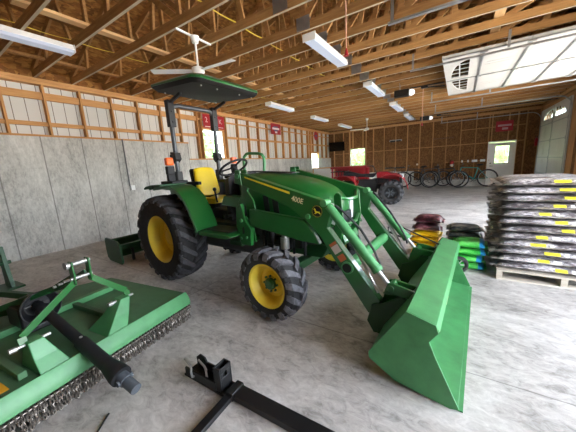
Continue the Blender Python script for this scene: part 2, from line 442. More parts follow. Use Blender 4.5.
# back wall
WB = (-6.12, -5.1, 1.4, 2.5); DB = (1.33, 2.33, 0, 2.2)
wb = sempty('wall_back', 'far end wall of bare studs over brown sheathing')
m = MB(); y0, y1 = YB+.13, YB+.3
for x0, x1, z0, z1 in ((XL-.3, WB[0], 0, 4), (WB[0], WB[1], 0, WB[2]), (WB[0], WB[1], WB[3], 4), (WB[1], DB[0], 0, 4), (DB[0], DB[1], DB[3], 4), (DB[1], XR+.3, 0, 4)):
    m.box((x0, y0, z0), (x1, y1, z1))
m.build('wall_sheathing', WOSB, wb, smooth=0)
MB().box((XL, YB-.03, 0), (WB[0]-.3, y0, .9)).box((WB[0]-.3, YB-.03, 0), (-2.2, y0, .9)).box((-2.2, YB-.03, 0), (DB[0]-.05, y0, .34)).box((DB[1]+.05, YB-.03, 0), (XR, y0, .34)).build('concrete_curb', WALLC, wb, smooth=0)
x = XL+.3; xs = []
while x < XR-.1: xs.append(x); x += .665
for x in xs:
    zb = .34 if x > -2.2 else .9
    if WB[0] < x < WB[1]: zb = WB[3]+.06
    if DB[0]-.03 < x < DB[1]+.03: zb = DB[3]+.08
    MB().box((x-.02, YB, zb), (x+.02, y0, 3.6)).build('stud', BSTUD, wb, smooth=0)
for xx in (WB[0]-.03, WB[1]+.03): MB().box((xx-.025, YB-.002, .9), (xx+.025, y0, 3.6)).build('stud', BSTUD, wb, smooth=0)
for xx in (DB[0]-.06, DB[1]+.06): MB().box((xx-.025, YB-.002, .34), (xx+.025, y0, 3.6)).build('stud', BSTUD, wb, smooth=0)
MB().box((XL, YB, 3.6), (XR, y0, 3.72)).build('top_plate', BSTUD, wb, smooth=0)
g = MB()
for a, b in zip(xs, xs[1:]):
    mid = (a+b)/2
    if not (WB[0]-.1 < mid < WB[1]+.1): g.box((a+.02, YB+.02, 2.2), (b-.02, YB+.07, 2.24))
    if mid > -.5:
        if not (DB[0]-.1 < mid < DB[1]+.1): g.box((a+.02, YB+.02, 1.3), (b-.02, YB+.07, 1.34))
    g.box((a+.02, YB+.02, 2.95), (b-.02, YB+.07, 2.99)) if mid > 0 else None
g.build('blocking', BSTUD, wb, smooth=0)
window(3, 'bright window in the far end wall beside the wall mounted screen', 'y', YB+.06, WB[0], WB[1], WB[2], WB[3], rows=1)

# entry door
d = sempty('door_1', 'white entry door with a glazed upper half in the far wall')
a, b = DB[0], DB[1]; yy = YB+.02
g = MB(); wx0, wx1, wz0, wz1 = a+.26, b-.2, 1.16, 2.02
for x0, x1, z0, z1 in ((a, wx0, 0.01, 2.18), (wx1, b, .01, 2.18), (wx0, wx1, .01, wz0), (wx0, wx1, wz1, 2.18)): g.box((x0, yy, z0), (x1, yy+.045, z1))
for x0, x1 in ((a+.15, a+.46), (b-.46, b-.15)):
    g.box((x0, yy-.006, .22), (x1, yy, .24)); g.box((x0, yy-.006, .94), (x1, yy, .96)); g.box((x0, yy-.006, .24), (x0+.02, yy, .94)); g.box((x1-.02, yy-.006, .24), (x1, yy, .94))
g.build('door_leaf', WHITE, d, smooth=0)
g = MB()
for t in range(1, 3): xx = wx0+(wx1-wx0)*t/3; g.box((xx-.006, yy, wz0), (xx+.006, yy+.02, wz1))
for t in range(1, 3): zz = wz0+(wz1-wz0)*t/3; g.box((wx0, yy+.002, zz-.006), (wx1, yy+.018, zz+.006))
g.build('muntin', WHITE, d, smooth=0)
MB().box((wx0, yy+.022, wz0), (wx1, yy+.027, wz1)).build('glass_pane', GLASS, d, smooth=0)
MB().box((a-.06, YB-.01, 0), (a, YB+.12, 2.26)).box((b, YB-.01, 0), (b+.06, YB+.12, 2.26)).box((a, YB-.01, 2.2), (b, YB+.12, 2.26)).build('door_frame', WHITE, d, smooth=0)
MB().cyl((a+.09, yy, 1.02), (a+.09, yy-.05, 1.02), .02).cyl((a+.09, yy-.05, 1.02), (a+.2, yy-.05, 1.02), .012).cyl((a+.09, yy, 1.16), (a+.09, yy-.02, 1.16), .03).build('door_handle', BLK, d)

# right wall with three bays
BAYS = [(0.2, 4.1), (6.5, 10.4), (13.0, 16.9)]; BH = 3.25
wr = sempty('wall_right', 'right wall of studs and sheathing with three tall bay openings')
m = MB(); edges = [YF, BAYS[0][0], BAYS[0][1], BAYS[1][0], BAYS[1][1], BAYS[2][0], BAYS[2][1], YB+.129]
for i in range(0, 8, 2): m.box((XR+.13, edges[i], 0), (XR+.3, edges[i+1], 4.0))
for a, b in BAYS: m.box((XR+.13, a, BH), (XR+.3, b, 4.0))
m.build('wall_sheathing', WOSB, wr, smooth=0)
for i in range(0, 8, 2):
    a, b = edges[i], edges[i+1]; n = max(1, int((b-a)/.66)); 
    for k in range(n+1):
        yy = a+.03+(min(b, YB)-a-.06)*k/n; MB().box((XR, yy-.02, 0), (XR+.13, yy+.02, 3.6)).build('stud', BSTUD, wr, smooth=0)
m = MB().box((XR, YF, 3.6), (XR+.13, YB, 3.72))
for a, b in BAYS: m.box((XR+.005, a, BH), (XR+.125, b, BH+.3))
m.build('header', BSTUD, wr, smooth=0)
for a, b in BAYS:
    MB().box((XR+.0, a-.004, 0), (XR+.13, a+.03, BH)).box((XR+.0, b-.03, 0), (XR+.13, b+.004, BH)).build('bay_jamb', BSTUD, wr, smooth=0)
MB().box((XR+.002, 12.99, 0), (XR+.06, 13.12, BH)).box((XR+.002, 16.76, 0), (XR+.06, 16.91, BH)).box((XR+.002, 13.12, BH-.1), (XR+.06, 16.76, BH)).build('door_stop', BSTUD, wr, smooth=0)
# front wall (behind the viewer) with a wide opening
wf = sempty('wall_front', 'near end wall behind the viewer')
MB().box((XL-.3, YF-.2, 0), (XR+.3, YF, 4)).build('wall_sheathing', WOSB, wf, smooth=0)

# ------------------------------------------------------------------ roof and trusses
RX = (XL+XR)/2; HZ = 3.86; RZ = 6.0
ce = sempty('ceiling', 'underside of the roof, brown strand board on rafters')
m = MB()
for sgn, xe in ((-1, XL-.6), (1, XR+.6)):
    sl = (RZ-HZ)/(RX-XL); ze = RZ-abs(xe-RX)*sl
    m.prism([(RX, RZ+.06), (xe, ze+.06), (xe, ze+.1), (RX, RZ+.1)], YF-.3, YB+.3, 'xz')
m.build('roof_sheathing', ROOF, ce, smooth=0)
MB().box((XL-.1, YF, 3.721), (XL-.06, YB, 3.93)).box((XR+.06, YF, 3.721), (XR+.1, YB, 3.93)).build('eave_blocking', ROOF, ce, smooth=0)
# gables
m = MB()
for yy in (YF-.19, YB+.14): m.prism([(XL-.2, 3.9), (XR+.2, 3.9), (RX, RZ+.05)], yy, yy+.12, 'xz')
m.build('gable_sheathing', WOSB, ce, smooth=0)
def truss(y, first=None):
    t = MB(); w = .04
    t.box((XL, y-w/2, 3.722), (XR, y+w/2, 3.85))
    for s_, xe in ((-1, XL), (1, XR)): t.bar((xe, y, HZ+.0), (RX, y, RZ), w, .11)
    def top(x): return RZ-abs(x-RX)*(RZ-HZ)/(RX-XL)
    q = [1.2, 2.45, 3.9]
    for s_ in (-1, 1):
        xs_ = [RX+s_*v for v in (1.35, 2.7, 3.95)]
        for v, dv in ((.7, .35), (2.05, -.3), (3.35, .3), (4.5, -.1)): t.bar((RX+s_*v, y+.002, 3.84), (RX+s_*(v+dv), y+.002, top(RX+s_*(v+dv))), w*.96, .08)
        t.bar((RX, y, 3.85), (RX+s_*.0, y, RZ), w, .08) if s_ == 1 else None
        t.bar((RX, y+.001, 3.84), (xs_[0], y+.001, top(xs_[0])), w, .085)
        t.bar((xs_[0], y, 3.84), (xs_[0], y, top(xs_[0])), w*.98, .085)
        t.bar((xs_[0]+.05*s_, y-.001, 3.84), (xs_[1], y-.001, top(xs_[1])), w, .085)
        t.bar((xs_[1], y, 3.84), (xs_[1], y, top(xs_[1])), w*.97, .085)
        t.bar((xs_[1]+.05*s_, y+.001, 3.84), (xs_[2], y+.001, top(xs_[2])), w, .085)
    return t
ty = 2.18-.66*7
k = 0; TY = []
proto_mesh = proto_plate = None
while ty < YB-.1:
    k += 1; TY.append(ty)
    if proto_mesh is None:
        o = truss(0).build('roof_truss', TRUSS, smooth=0); proto_mesh = o.data
        p = MB()
        for s_ in (-1, 1):
            yy = s_*.022
            p.box((RX-.12, yy-.001, 3.73), (RX+.12, yy+.001, 3.93))
        po = p.build('nail_plate', GALV, o, smooth=0); proto_plate = po.data
        st = MB().box((XL, -.019, 3.7205), (XR, .019, 3.7215)).build('edge_strip', STRIP, o, smooth=0); proto_strip = st.data  # thin pale strip along the underside of the bottom chord
    else:
        o = bpy.data.objects.new('roof_truss', proto_mesh); col.objects.link(o)
        po = bpy.data.objects.new('nail_plate', proto_plate); col.objects.link(po); po.parent = o
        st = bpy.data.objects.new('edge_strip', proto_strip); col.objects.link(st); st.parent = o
    o.location = (0, ty, 0); struct(o); ty += .66
def rb(name, x, z, w, h, mt, y0=YF, y1=YB):
    return struct(MB().box((x-w/2, y0, z), (x+w/2, y1, z+h)).build(name, mt, smooth=0))
rb('ceiling_runner', -4.88, 3.852, .14, .04, RUNNER, 1.35); rb('ceiling_runner', -5.0, 3.852, .14, .04, RUNNER, YF, 1.2)
rb('ceiling_runner', .45, 3.852, .14, .04, RUNNER)
rb('ceiling_runner', -6.75, 3.852, .09, .04, TRUSS)
def cable(pts, r=.007):
    out = []
    for i in range(len(pts)-1):
        a, b = Vector(pts[i]), Vector(pts[i+1])
        for t in range(4): p = a.lerp(b, t/4); p.z -= .02*math.sin(PI*t/4); out.append(p)
    out.append(Vector(pts[-1])); return MB().tube(out, r, 6)
tag(cable([(-5.5, y, 3.862) for y in TY[3:]]).build('electric_cable', CABLE), 'yellow electric cable stapled along the trusses above the left lights', 'cable')
tag(cable([(-3.05, y, 3.862) for y in TY[5:]], .009).build('electric_cable', CABLE), 'yellow electric cable draped over the trusses near the middle of the roof', 'cable')

# ------------------------------------------------------------------ ceiling lights
def light(y0, y1, x, label, w=.24):
    t = thing('ceiling_light', label, 'light', (x, (y0+y1)/2, 3.6), 0, 'strip lights under the trusses')
    L = (y1-y0)/2
    MB().prism([(-w/2, .035), (w/2, .035), (w/2*.75, .12), (-w/2*.75, .12)], -L, L, 'xz').box((-w/2, -L-.012, 0), (w/2, -L, .12)).box((-w/2, L, 0), (w/2, L+.012, .12)).build('light_housing', WHITE, t, .004)
    MB().prism([(-w/2*.96, .034), (w/2*.96, .034), (w/2*.72, .0), (-w/2*.72, .0)], -L+.001, L-.001, 'xz').build('light_diffuser', LENS, t)
    return t
light(.55, 2.12, -5.42, 'long white strip light over the green mower at top left')
light(4.25, 5.72, -2.16, 'large nearest strip light in the middle row over the tractor hood')
light(7.6, 9.1, -2.16, 'second strip light in the middle row, beside the black door opener')
light(10.85, 12.4, -2.16, 'third strip light in the middle row toward the far wall')
light(14.0, 15.6, -2.16, 'farthest small strip light in the middle row near the far wall')
light(7.4, 8.85, -5.35, 'nearest strip light of the left row past the tractor canopy')
light(10.8, 12.2, -5.45, 'second strip light of the left row past the canopy')
light(14.1, 15.7, -5.5, 'farthest strip light of the left row near the wall screen')

# ------------------------------------------------------------------ fans
def fan(name, x, y, label, dirs, zt=3.70, zh=3.2, L=.72):
    t = thing('ceiling_fan', label, 'fan', (x, y, zh), 0, 'white ceiling fans')
    MB().lathe([(zt-zh-.09, .0), (zt-zh-.09, .05), (zt-zh, .07), (zt-zh, 0)], (0, 0, 0), 'z', 20).build('fan_mount', WHITE, t)
    MB().cyl((0, 0, .04), (0, 0, zt-zh-.08), .016).build('downrod', WHITE, t)
    MB().lathe([(-.06, 0), (-.055, .07), (-.02, .1), (.04, .1), (.06, .05), (.07, 0)], (0, 0, 0), 'z', 24).build('fan_motor', WHITE, t)
    for a in dirs:
        a = math.radians(a); c, s_ = math.cos(a), math.sin(a)
        b = MB(); pts = [(.1, -.045), (.25, -.075), (L, -.065), (L+.01, 0), (L, .065), (.25, .055), (.1, .04)]
        vs = []
        for zz in (0, .006):
            for px, py in pts:
                z = zz+.16*py
                vs.append((px*c-py*s_, px*s_+py*c, z))
        n = len(pts); b.add(vs, [tuple(range(n)), tuple(range(2*n-1, n-1, -1))]+[(i, i+n, (i+1) % n+n, (i+1) % n) for i in range(n)])
        b.build('fan_blade', WHITE, t)
    return t
fan('a', -3.62, 3.14, 'white ceiling fan just above the black tractor canopy', (5, 125, 218))
fan('b', -3.89, 13.58, 'small distant white ceiling fan in front of the far wall', (-5, 115, 200), zh=3.2, L=.8)
tag(MB().bar((-3.64, 2.82, 3.71), (-3.66, 3.5, 3.71), .03, .025).build('fan_brace', WHITE), 'thin white mounting brace under the trusses above the canopy', 'brace')

# ------------------------------------------------------------------ garage doors
def garage_door(n, mtx, label, W=3.8, H=3.4, dark=False):
    d = sempty('door_%d' % n, label); d.matrix_world = mtx
    ns = 5; h = H/ns
    for k in range(ns):
        v0 = k*h+.004; v1 = (k+1)*h-.004
        if k < ns-1:
            s_ = MB().box((0, v0, 0), (W, v1, .045))
            for q in range(4):
                u0_ = W*q/4+.08; u1_ = W*(q+1)/4-.08
                for a, b, c_, e in ((u0_, v0+.08, u1_, v0+.09), (u0_, v1-.09, u1_, v1-.08), (u0_, v0+.09, u0_+.01, v1-.09), (u1_-.01, v0+.09, u1_, v1-.09)):
                    s_.box((a, b, .045), (c_, e, .05))
            s_.build('door_section', DOORW, d, smooth=0)
        else:
            s_ = MB(); p = MB(); g = MB()
            wins = [(.42, W/2-.16), (W/2+.16, W-.42)]
            b0, b1 = v0+.2, v1-.12
            s_.box((0, v0, 0), (W, b0, .045)).box((0, b1, 0), (W, v1, .045)).box((0, b0, 0), (wins[0][0], b1, .045)).box((wins[0][1], b0, 0), (wins[1][0], b1, .045)).box((wins[1][1], b0, 0), (W, b1, .045))
            for i, (a, b) in enumerate(wins):
                # quarter arch corner filler
                ww = b-a; hh = b1-b0; pts = []
                for t in range(9):
                    an = PI/2*t/8; pts.append((ww*.98*math.cos(an), hh*.05+hh*.93*math.sin(an)))
                if i == 0: poly = [(a, b1)]+[(b-px, b0+py) for px, py in pts]
                else: poly = [(b, b1)]+[(a+px, b0+py) for px, py in pts]
                s_.prism(poly, .004, .04, 'xy')
                for t in range(1, 4): u_ = a+ww*t/4; p.box((u_-.014, b0, .01), (u_+.014, b1, .03))
                p.box((a, (b0+b1)/2-.012, .011), (b, (b0+b1)/2+.012, .029))
                g.box((a, b0, .018), (b, b1, .022))
            s_.build('door_section', DOORW, d, smooth=0); p.build('muntin', DOORW, d, smooth=0); g.build('glass_pane', DGLASS, d, smooth=0)
    hz = MB()
    for k in range(1, ns):
        hz.box((.01, k*h-.02, .05), (W-.01, k*h+.02, .062))
        for u_ in (.05, W/2, W-.05): hz.box((u_-.04, k*h-.06, .0635), (u_+.04, k*h+.06, .075))
    for u_ in (.03, W/2, W-.03): hz.box((u_-.025, .02, .0505), (u_+.025, H-.02, .0615))
    hz.build('door_hinge_strut', GALV, d, smooth=0)
    return d
# far bay, closed: local x -> world +y, local y -> world z, local z -> world -x
garage_door(2, Matrix(((0, 0, -1, XR-.01), (1, 0, 0, 13.03), (0, 1, 0, .005), (0, 0, 0, 1))), 'closed far overhead door with arched top windows')
# middle bay, open: local y -> world -x, local z -> world -z
garage_door(3, Matrix(((0, -1, 0, 3.02), (1, 0, 0, 6.55), (0, 0, -1, 3.58), (0, 0, 0, 1))) @ Matrix.Identity(4), 'white overhead door raised flat under the trusses with arched windows')
# near bay, open, outside the picture on the right
garage_door(4, Matrix(((0, -1, 0, 3.02), (1, 0, 0, .25), (0, 0, -1, 3.58), (0, 0, 0, 1))), 'near overhead door raised under the trusses', 3.8, 3.2)
def track(y, label, xend=-.95, closed=False, z=3.42):
    t = thing('door_track', label, 'rail', (XR, y, 0), 0, 'galvanised overhead door tracks')
    R_ = .38; pts = [(-.04, 0, .02), (-.04, 0, z-R_)]
    for k in range(1, 9):
        an = PI/2*k/8; pts.append((-.04-R_*(1-math.cos(an)), 0, z-R_+R_*math.sin(an)))
    pts.append((xend-XR, 0, z)); MB().bars(pts, .028, .055, (0, 1, 0)).build('track_rail', GALV, t, smooth=0)
    for xx in (xend-XR+.05, xend-XR+1.6): MB().box((xx-.02, -.003, z+.03), (xx+.02, .003, 3.74)).build('hanger', GALV, t, smooth=0)
for a, b, w_ in ((BAYS[0][0], BAYS[0][1], 'near'), (BAYS[1][0], BAYS[1][1], 'middle'), (BAYS[2][0], BAYS[2][1], 'far')):
    track(a-.03, 'overhead track on the near side of the %s bay door' % w_); track(b+.04, 'overhead track on the far side of the %s bay door' % w_, -.9)
def opener(x, y, label, rail=1.0):
    t = thing('door_opener', label, 'door opener', (x, y, 3.47), 0, 'black garage door openers')
    MB().box((-.24, -.11, -.09), (.16, .11, .09)).build('opener_housing', BLK, t, .02)
    MB().ball((.2, 0, -.01), .095, 10, (1, .95, .9)).build('light_globe', GLOBE, t)
    MB().box((.16, -.02, .085), (rail, .02, .11)).build('opener_rail', BLK, t, smooth=0)
    for q in (-.09, .09): MB().bar((-.1, q, .09), (-.1, q, .27), .025, .006).build('hanger', GALV, t, smooth=0)
    MB().box((.45, -.05, .03), (.62, .05, .084)).bar((.55, 0, .05), (1.02, 0, .0), .03, .012, (0, 1, 0)).build('trolley_arm', BLK, t, .005)
opener(-1.42, 8.6, 'black door opener with a white globe in the middle of the room')
opener(-1.4, 14.6, 'small distant black door opener near the far wall', XR+1.35)
def cord(x, y, z0, z1, label):
    t = thing('pull_cord', label, 'cord', (x, y, z0)); MB().cyl((0, 0, .05), (0, 0, z1-z0), .007, 8).build('cord', mat('cord_pale', 'd8a58a', .6) if 'cord_pale' not in bpy.data.materials else bpy.data.materials['cord_pale'], t)
    MB().lathe([(0, 0), (.0, .03), (.05, .02), (.09, .008)], (0, 0, 0), 'z', 12).build('cord_handle', RED, t)
cord(-1.28, 3.55, 2.95, 3.73, 'pull cord with a red handle hanging near the large middle light')
cord(-.9, 8.45, 2.5, 3.46, 'thin release cord hanging from the middle door opener rail')

# ------------------------------------------------------------------ wall fittings
t = thing('conduit', 'thin grey conduit with a white outlet box on the left concrete wall', 'conduit', (XL, 3.72, 0))
MB().tube([(.02, 0, 2.56), (.02, 0, 1.32)], .016, 8).build('conduit_pipe', CONDUIT, t)
MB().box((.001, .01, 1.2), (.05, .12, 1.33)).build('outlet_box', WHITE, t, .006)
def sign(x, y, z, w, h, normal, label, draw, group=None, tilt=0):
    t = thing('wall_sign', label, 'sign', (x, y, z))
    if normal == 'x': t.matrix_world = Matrix(((0, 0, 1, x), (1, 0, 0, y), (0, 1, 0, z), (0, 0, 0, 1)))
    else: t.matrix_world = Matrix(((1, 0, 0, x), (0, 0, -1, y), (0, 1, 0, z), (0, 0, 0, 1)))
    MB().box((0, 0, 0), (w, h, .012)).build('sign_panel', DRED, t, .003); draw(t, w, h)
def rects(name, m_, L):
    def f_(t, w, h):
        b = MB()
        for a, c, e, g_ in L: b.box((a*w, c*h, .0122), (e*w, g_*h, .0142))
        b.build(name, m_, t, smooth=0)
    return f_
def s1(t, w, h):
    # mirrored-looking white lettering seen either side of the canopy post
    T = lambda x, y: Matrix.Translation((x, y, .013))
    text('2', h*.55, T(w*.08, h*.42), WINK, 'sign_lettering', t); text('K', h*.5, T(w*.72, h*.42), WINK, 'sign_lettering', t)
    rects('sign_stripe', WINK, [(.06, .08, .3, .13), (.66, .1, .92, .15)])(t, w, h)
def s2(t, w, h):
    rects('sign_print', WINK, [(.15, .45, .85, .62), (.4, .12, .62, .28)])(t, w, h)
    rects('sign_emblem', BINK, [(.22, .64, .74, .74), (.3, .3, .7, .42)])(t, w, h)
sign(XL+.012, 6.5, 3.1, 1.0, .46, 'x', 'wide red sign with white letters above the window behind the canopy post', s1)
sign(XL+.012, 10.5, 3.16, .82, .5, 'x', 'square red sign with white and blue emblem on the left wall past the tractor', s2)
t = thing('wall_sign', 'small round-edged red sign high at the far end of the left wall', 'sign', (XL+.012, 15.15, 3.4))
t.matrix_world = Matrix(((0, 0, 1, XL+.012), (1, 0, 0, 15.25), (0, 1, 0, 3.36), (0, 0, 0, 1)))
MB().lathe([(0, 0), (0, .28), (.012, .28), (.012, 0)], (0, 0, 0), 'z', 8).build('sign_panel', DRED, t)
MB().box((-.17, -.03, .0125), (.17, .05, .014)).build('sign_print', BINK, t, smooth=0)
def s3(t, w, h): rects('sign_print', mat('dull_print', 'c99a9c', .5), [(.12, .48, .9, .66), (.38, .16, .72, .36)])(t, w, h)
sign(1.52, YB-.004, 2.72, .68, .5, 'y', 'red sign with pale lettering above the entry door', s3)
t = thing('wall_screen', 'flat black television mounted in the far left corner', 'television', (-6.95, YB-.25, 2.42))
t.rotation_euler = (0, 0, math.radians(12))
MB().box((-.52, -.03, 0), (.52, .03, .6)).build('screen', TVM, t, .01)
MB().box((-.1, .03, .2), (.1, .25, .4)).build('wall_mount', BLK, t, smooth=0)
t = thing('wall_rack', 'metal tool rail high on the far wall in the middle', 'rack', (-3.25, YB, 2.72))
MB().box((-.35, -.03, 0), (.35, 0, .1)).box((-.35, -.07, .03), (.35, -.03, .045)).build('rack_rail', GALV, t, smooth=0)
MB().box((-.3, -.09, -.04), (-.02, -.071, .05)).box((.05, -.09, -.03), (.3, -.071, .05)).build('level_tool', BLK, t, smooth=0)
t = thing('wall_rack', 'long rusty red hanger bar on the far wall right of the middle', 'rack', (-.75, YB, 2.62))
m = MB().box((-.5, -.025, 0), (.5, 0, .05))
for i in range(7): m.bar((-.42+i*.14, -.025, .02), (-.42+i*.14, -.12, .05), .012, .012)
m.build('hook_rail', RUST, t, smooth=0)
for i, (x0, w_, lb) in enumerate(((.15, .07, 'small white switch plate on a stud, left of the row'), (.42, .07, 'small white switch plate, second of the row'), (.62, .24, 'wide white switch plate in the middle of the row'), (.98, .22, 'wide white switch plate closest to the entry door'))):
    o = MB().box((x0, YB-.012, 1.27), (x0+w_, YB, 1.39)).build('switch_plate', WHITE, None, .003); tag(o, lb, 'switch', 'switch plates beside the entry door')
t = thing('extinguisher', 'small red fire extinguisher on the wall between the entry door and the far bay', 'extinguisher', (3.08, 17.2, 1.9))
MB().lathe([(0, 0), (0, .06), (.3, .06), (.36, .025), (.38, 0)], (0, 0, 0), 'z', 16).build('cylinder_body', RED, t); MB().box((-.02, -.05, .375), (.02, .05, .42)).build('valve_handle', BLK, t)
t = thing('bike_helmet', 'red and white helmet hanging on the far wall above the bicycles', 'helmet', (-.28, YB-.12, 1.28))
MB().ball((0, 0, 0), .14, 10, (.8, 1.0, .9)).build('helmet_shell', RED, t); MB().ball((0, -.05, -.12), .09, 8, (1, .9, .9)).build('helmet_liner', WHITE, t)
tag(MB().ball((-2.02, YB-.06, 1.28), .06, 8).build('wall_lamp', WHITE), 'small round white lamp on the far wall above the black bicycle', 'lamp')

# ------------------------------------------------------------------ tire
def tire(c, R, W, rr, nl, lug, matl, name, parent, skew=.32, lw=.075):
    t = MB(); H = W/2; Rb = R-lug
    prof = [(-H*.7, rr), (-H*.86, rr+.02), (-H*.98, rr+(Rb-rr)*.4), (-H*.99, rr+(Rb-rr)*.62), (-H*.92, Rb-.035), (-H*.75, Rb-.008), (-H*.3, Rb),
            (H*.3, Rb), (H*.75, Rb-.008), (H*.92, Rb-.035), (H*.99, rr+(Rb-rr)*.62), (H*.98, rr+(Rb-rr)*.4), (H*.86, rr+.02), (H*.7, rr), (H*.5, rr+.02), (-H*.5, rr+.02)]
    t.lathe(prof, c, 'y', 64, True)
    t.cur = 1
    for sd in (-1, 1):
        for k in range(nl):
            a0 = 2*PI*(k+(.5 if sd > 0 else 0))/nl
            path = [(-.04*H, R, 0), (.3*H, R, .3), (.62*H, R-.006, .62), (.9*H, R-.022, .86), (1.0*H, R-.055, .97), (1.01*H, R-.10, 1.0)]
            vs = []
            for i, (w, ro, s_) in enumerate(path):
                ca = a0+s_*skew; hw = lw*(.75+.45*s_)
                ri = ro-lug-.012 if i < 4 else ro-.012
                wi = w*sd
                for (aa, r_, w2) in ((ca-hw, ri, wi), (ca-hw*.85, ro, wi), (ca+hw*.85, ro, wi), (ca+hw, ri, wi)):
                    if i >= 4: w2 = (w-(lug*.9 if r_ == ri else 0))*sd; r_ = ro
                    vs.append((c[0]+r_*math.cos(aa), c[1]+w2, c[2]+r_*math.sin(aa)))
            n = len(path); fs = [(i*4+j, i*4+(j+1) % 4, (i+1)*4+(j+1) % 4, (i+1)*4+j) for i in range(n-1) for j in range(4)]+[(0, 1, 2, 3), tuple((n-1)*4+j for j in (3, 2, 1, 0))]
            t.add(vs, fs)
    return t.build(name, [RUB, matl], parent, smooth=30)
def rim(c, rr, W, out, depth, parent, hubm, name='wheel_rim', hub=.09):
    """out = +-1 side of the dish"""
    P = [(W/2*.72, rr+.012), (W/2*.78, rr+.018), (W/2*.8, rr+.006), (W/2*.74, rr-.012), (W/2*.45, rr-.035), (W/2*.2, rr-.06), (W/2-depth, rr-.075), (W/2-depth-.01, rr*.55), (W/2-depth+.03, hub*1.5), (W/2-depth+.03, 0.001)]
    P = [(a*out, b) for a, b in P]
    r_ = MB().lathe(P, c, 'y', 48)
    r_.lathe([(-W*.36*out, rr+.014), (-W*.3*out, rr-.02), (0, rr-.06), (P[5][0], rr-.065)], c, 'y', 48)
    o = r_.build(name, YEL, parent)
    h = MB(); wo = (W/2-depth+.03)*out
    h.lathe([(wo-.01*out, 0.001), (wo-.01*out, hub), (wo+.03*out, hub), (wo+.05*out, hub*.7), (wo+.05*out, .001)], c, 'y', 24)
    for k in range(8):
        a = 2*PI*k/8; px, pz = c[0]+math.cos(a)*hub*1.3, c[2]+math.sin(a)*hub*1.3
        h.cyl((px, c[1]+wo-.01*out, pz), (px, c[1]+wo+.02*out, pz), .012, 6)
    h.build('wheel_hub', hubm, o)
    return o

# ------------------------------------------------------------------ TRACTOR
TR = thing('tractor', 'green compact tractor with yellow wheels, black canopy and front bucket loader', 'tractor', (-3.593, 2.948, 0), math.radians(-3.4))
for sd in (-1, 1):
    tr = tire((0, sd*.68, .645), .645, .44, .345, 20, .04, RUBW, 'rear_tire', TR, .30, .072)
    rim((0, sd*.68, .645), .345, .44, sd, .25, tr, YEL, hub=.11)
    tf = tire((2.04, sd*.755, .392), .392, .28, .232, 16, .03, RUBF, 'front_tire', TR, .27, .10)
    rim((2.04, sd*.755, .392), .232, .28, sd, .15, tf, GREEN, hub=.065)
# axles / chassis
MB().cyl((0, -.6, .645), (0, .6, .645), .09, 20).lathe([(-.5, .0), (-.5, .16), (-.3, .2), (.3, .2), (.5, .16), (.5, 0)], (0, 0, .645), 'y', 20).build('rear_axle', CAST, TR)
MB().prism([(-.35, .5), (.2, .42), (1.5, .42), (1.5, .82), (1.2, 1.0), (.4, 1.05), (-.3, .95)], -.22, .22).build('transmission', CAST, TR, .02)
MB().prism([(1.5, .5), (1.8, .5), (2.0, .66), (2.5, .7), (2.52, .9), (1.5, .95)], -.2, .2).box((1.55, -.26, .62), (2.1, .26, .9)).build('engine_block', BLK, TR, .02)
m = MB().cyl((1.7, -.3, .70), (1.7, -.3, .88), .05).cyl((1.62, -.27, .8), (1.98, -.29, .8), .035)
for i in range(5): m.cyl((1.5+.16*i, -.24, .55), (1.53+.16*i, -.28, .8), .018, 8)
m.build('engine_hose', BLKP, TR)
MB().cyl((1.9, -.31, .62), (1.9, -.31, .76), .055).cyl((1.9, -.31, .76), (1.9, -.31, .8), .035).build('oil_filter', STEEL, TR)
MB().bar((2.04, -.62, .42), (2.04, .62, .42), .13, .10).prism([(1.78, .5), (2.3, .5), (2.4, .68), (1.78, .66)], -.12, .12).cyl((2.04, -.6, .3), (2.04, -.6, .52), .07).cyl((2.04, .6, .3), (2.04, .6, .52), .07).build('front_axle', DGREEN, TR, .01)
MB().prism([(2.3, .69), (2.58, .69), (2.64, .76), (2.6, .84), (2.3, .84)], -.2, .2).build('front_frame', GREEN, TR, .01)
# hood
def hs(x, top, wid, sh, shz, bot):
    return [(x, y_*s2_, z_) for s2_, seq in ((1, [(0, top), (wid*.55, top-.012), (wid*.86, shz+.035), (wid, shz), (wid*1.01, (shz+bot)/2), (wid*.97, bot)]),
            ) for y_, z_ in seq]+[(x, -y_, z_) for y_, z_ in reversed([(wid*.55, top-.012), (wid*.86, shz+.035), (wid, shz), (wid*1.01, (shz+bot)/2), (wid*.97, bot)])]
rings = []
for x_, top, wid, shz, bot in ((1.08, 1.545, .345, 1.44, .95), (1.4, 1.55, .345, 1.43, .92), (1.8, 1.515, .335, 1.40, .9), (2.1, 1.455, .32, 1.34, .86), (2.3, 1.39, .30, 1.27, .86), (2.42, 1.33, .275, 1.2, .87), (2.5, 1.25, .24, 1.13, .9), (2.53, 1.16, .2, 1.08, .92)):
    a_ = hs(x_, top, wid, 0, shz, bot); rings.append(a_)
hood = MB().loft(rings).build('hood', GREEN, TR, smooth=40)
sb = hood.modifiers.new('sub', 'SUBSURF'); sb.levels = 2; sb.render_levels = 2
for sd in (-1, 1):
    for q in range(2): MB().prism([(1.66+q*.14, 1.0), (1.74+q*.14, 1.0), (1.71+q*.14, 1.27), (1.63+q*.14, 1.27)], sd*.345, sd*.352).build('louver', BLKP, hood, smooth=0)
MB().prism([(1.15, 1.567), (1.9, 1.525), (1.9, 1.515), (1.15, 1.556)], -.09, .09).build('hood_vent', BLKP, hood)
MB().box((2.48, -.17, .9), (2.555, .17, 1.06)).build('grille', BLKP, TR, .01)
for sd in (-1, 1):
    MB().prism([(2.44, .98), (2.545, .95), (2.545, 1.16), (2.47, 1.19)], sd*.18, sd*.255).build('headlight', mat('headlight_lens', 'dfe3e4', .15) if 'headlight_lens' not in bpy.data.materials else bpy.data.materials['headlight_lens'], TR, .01)
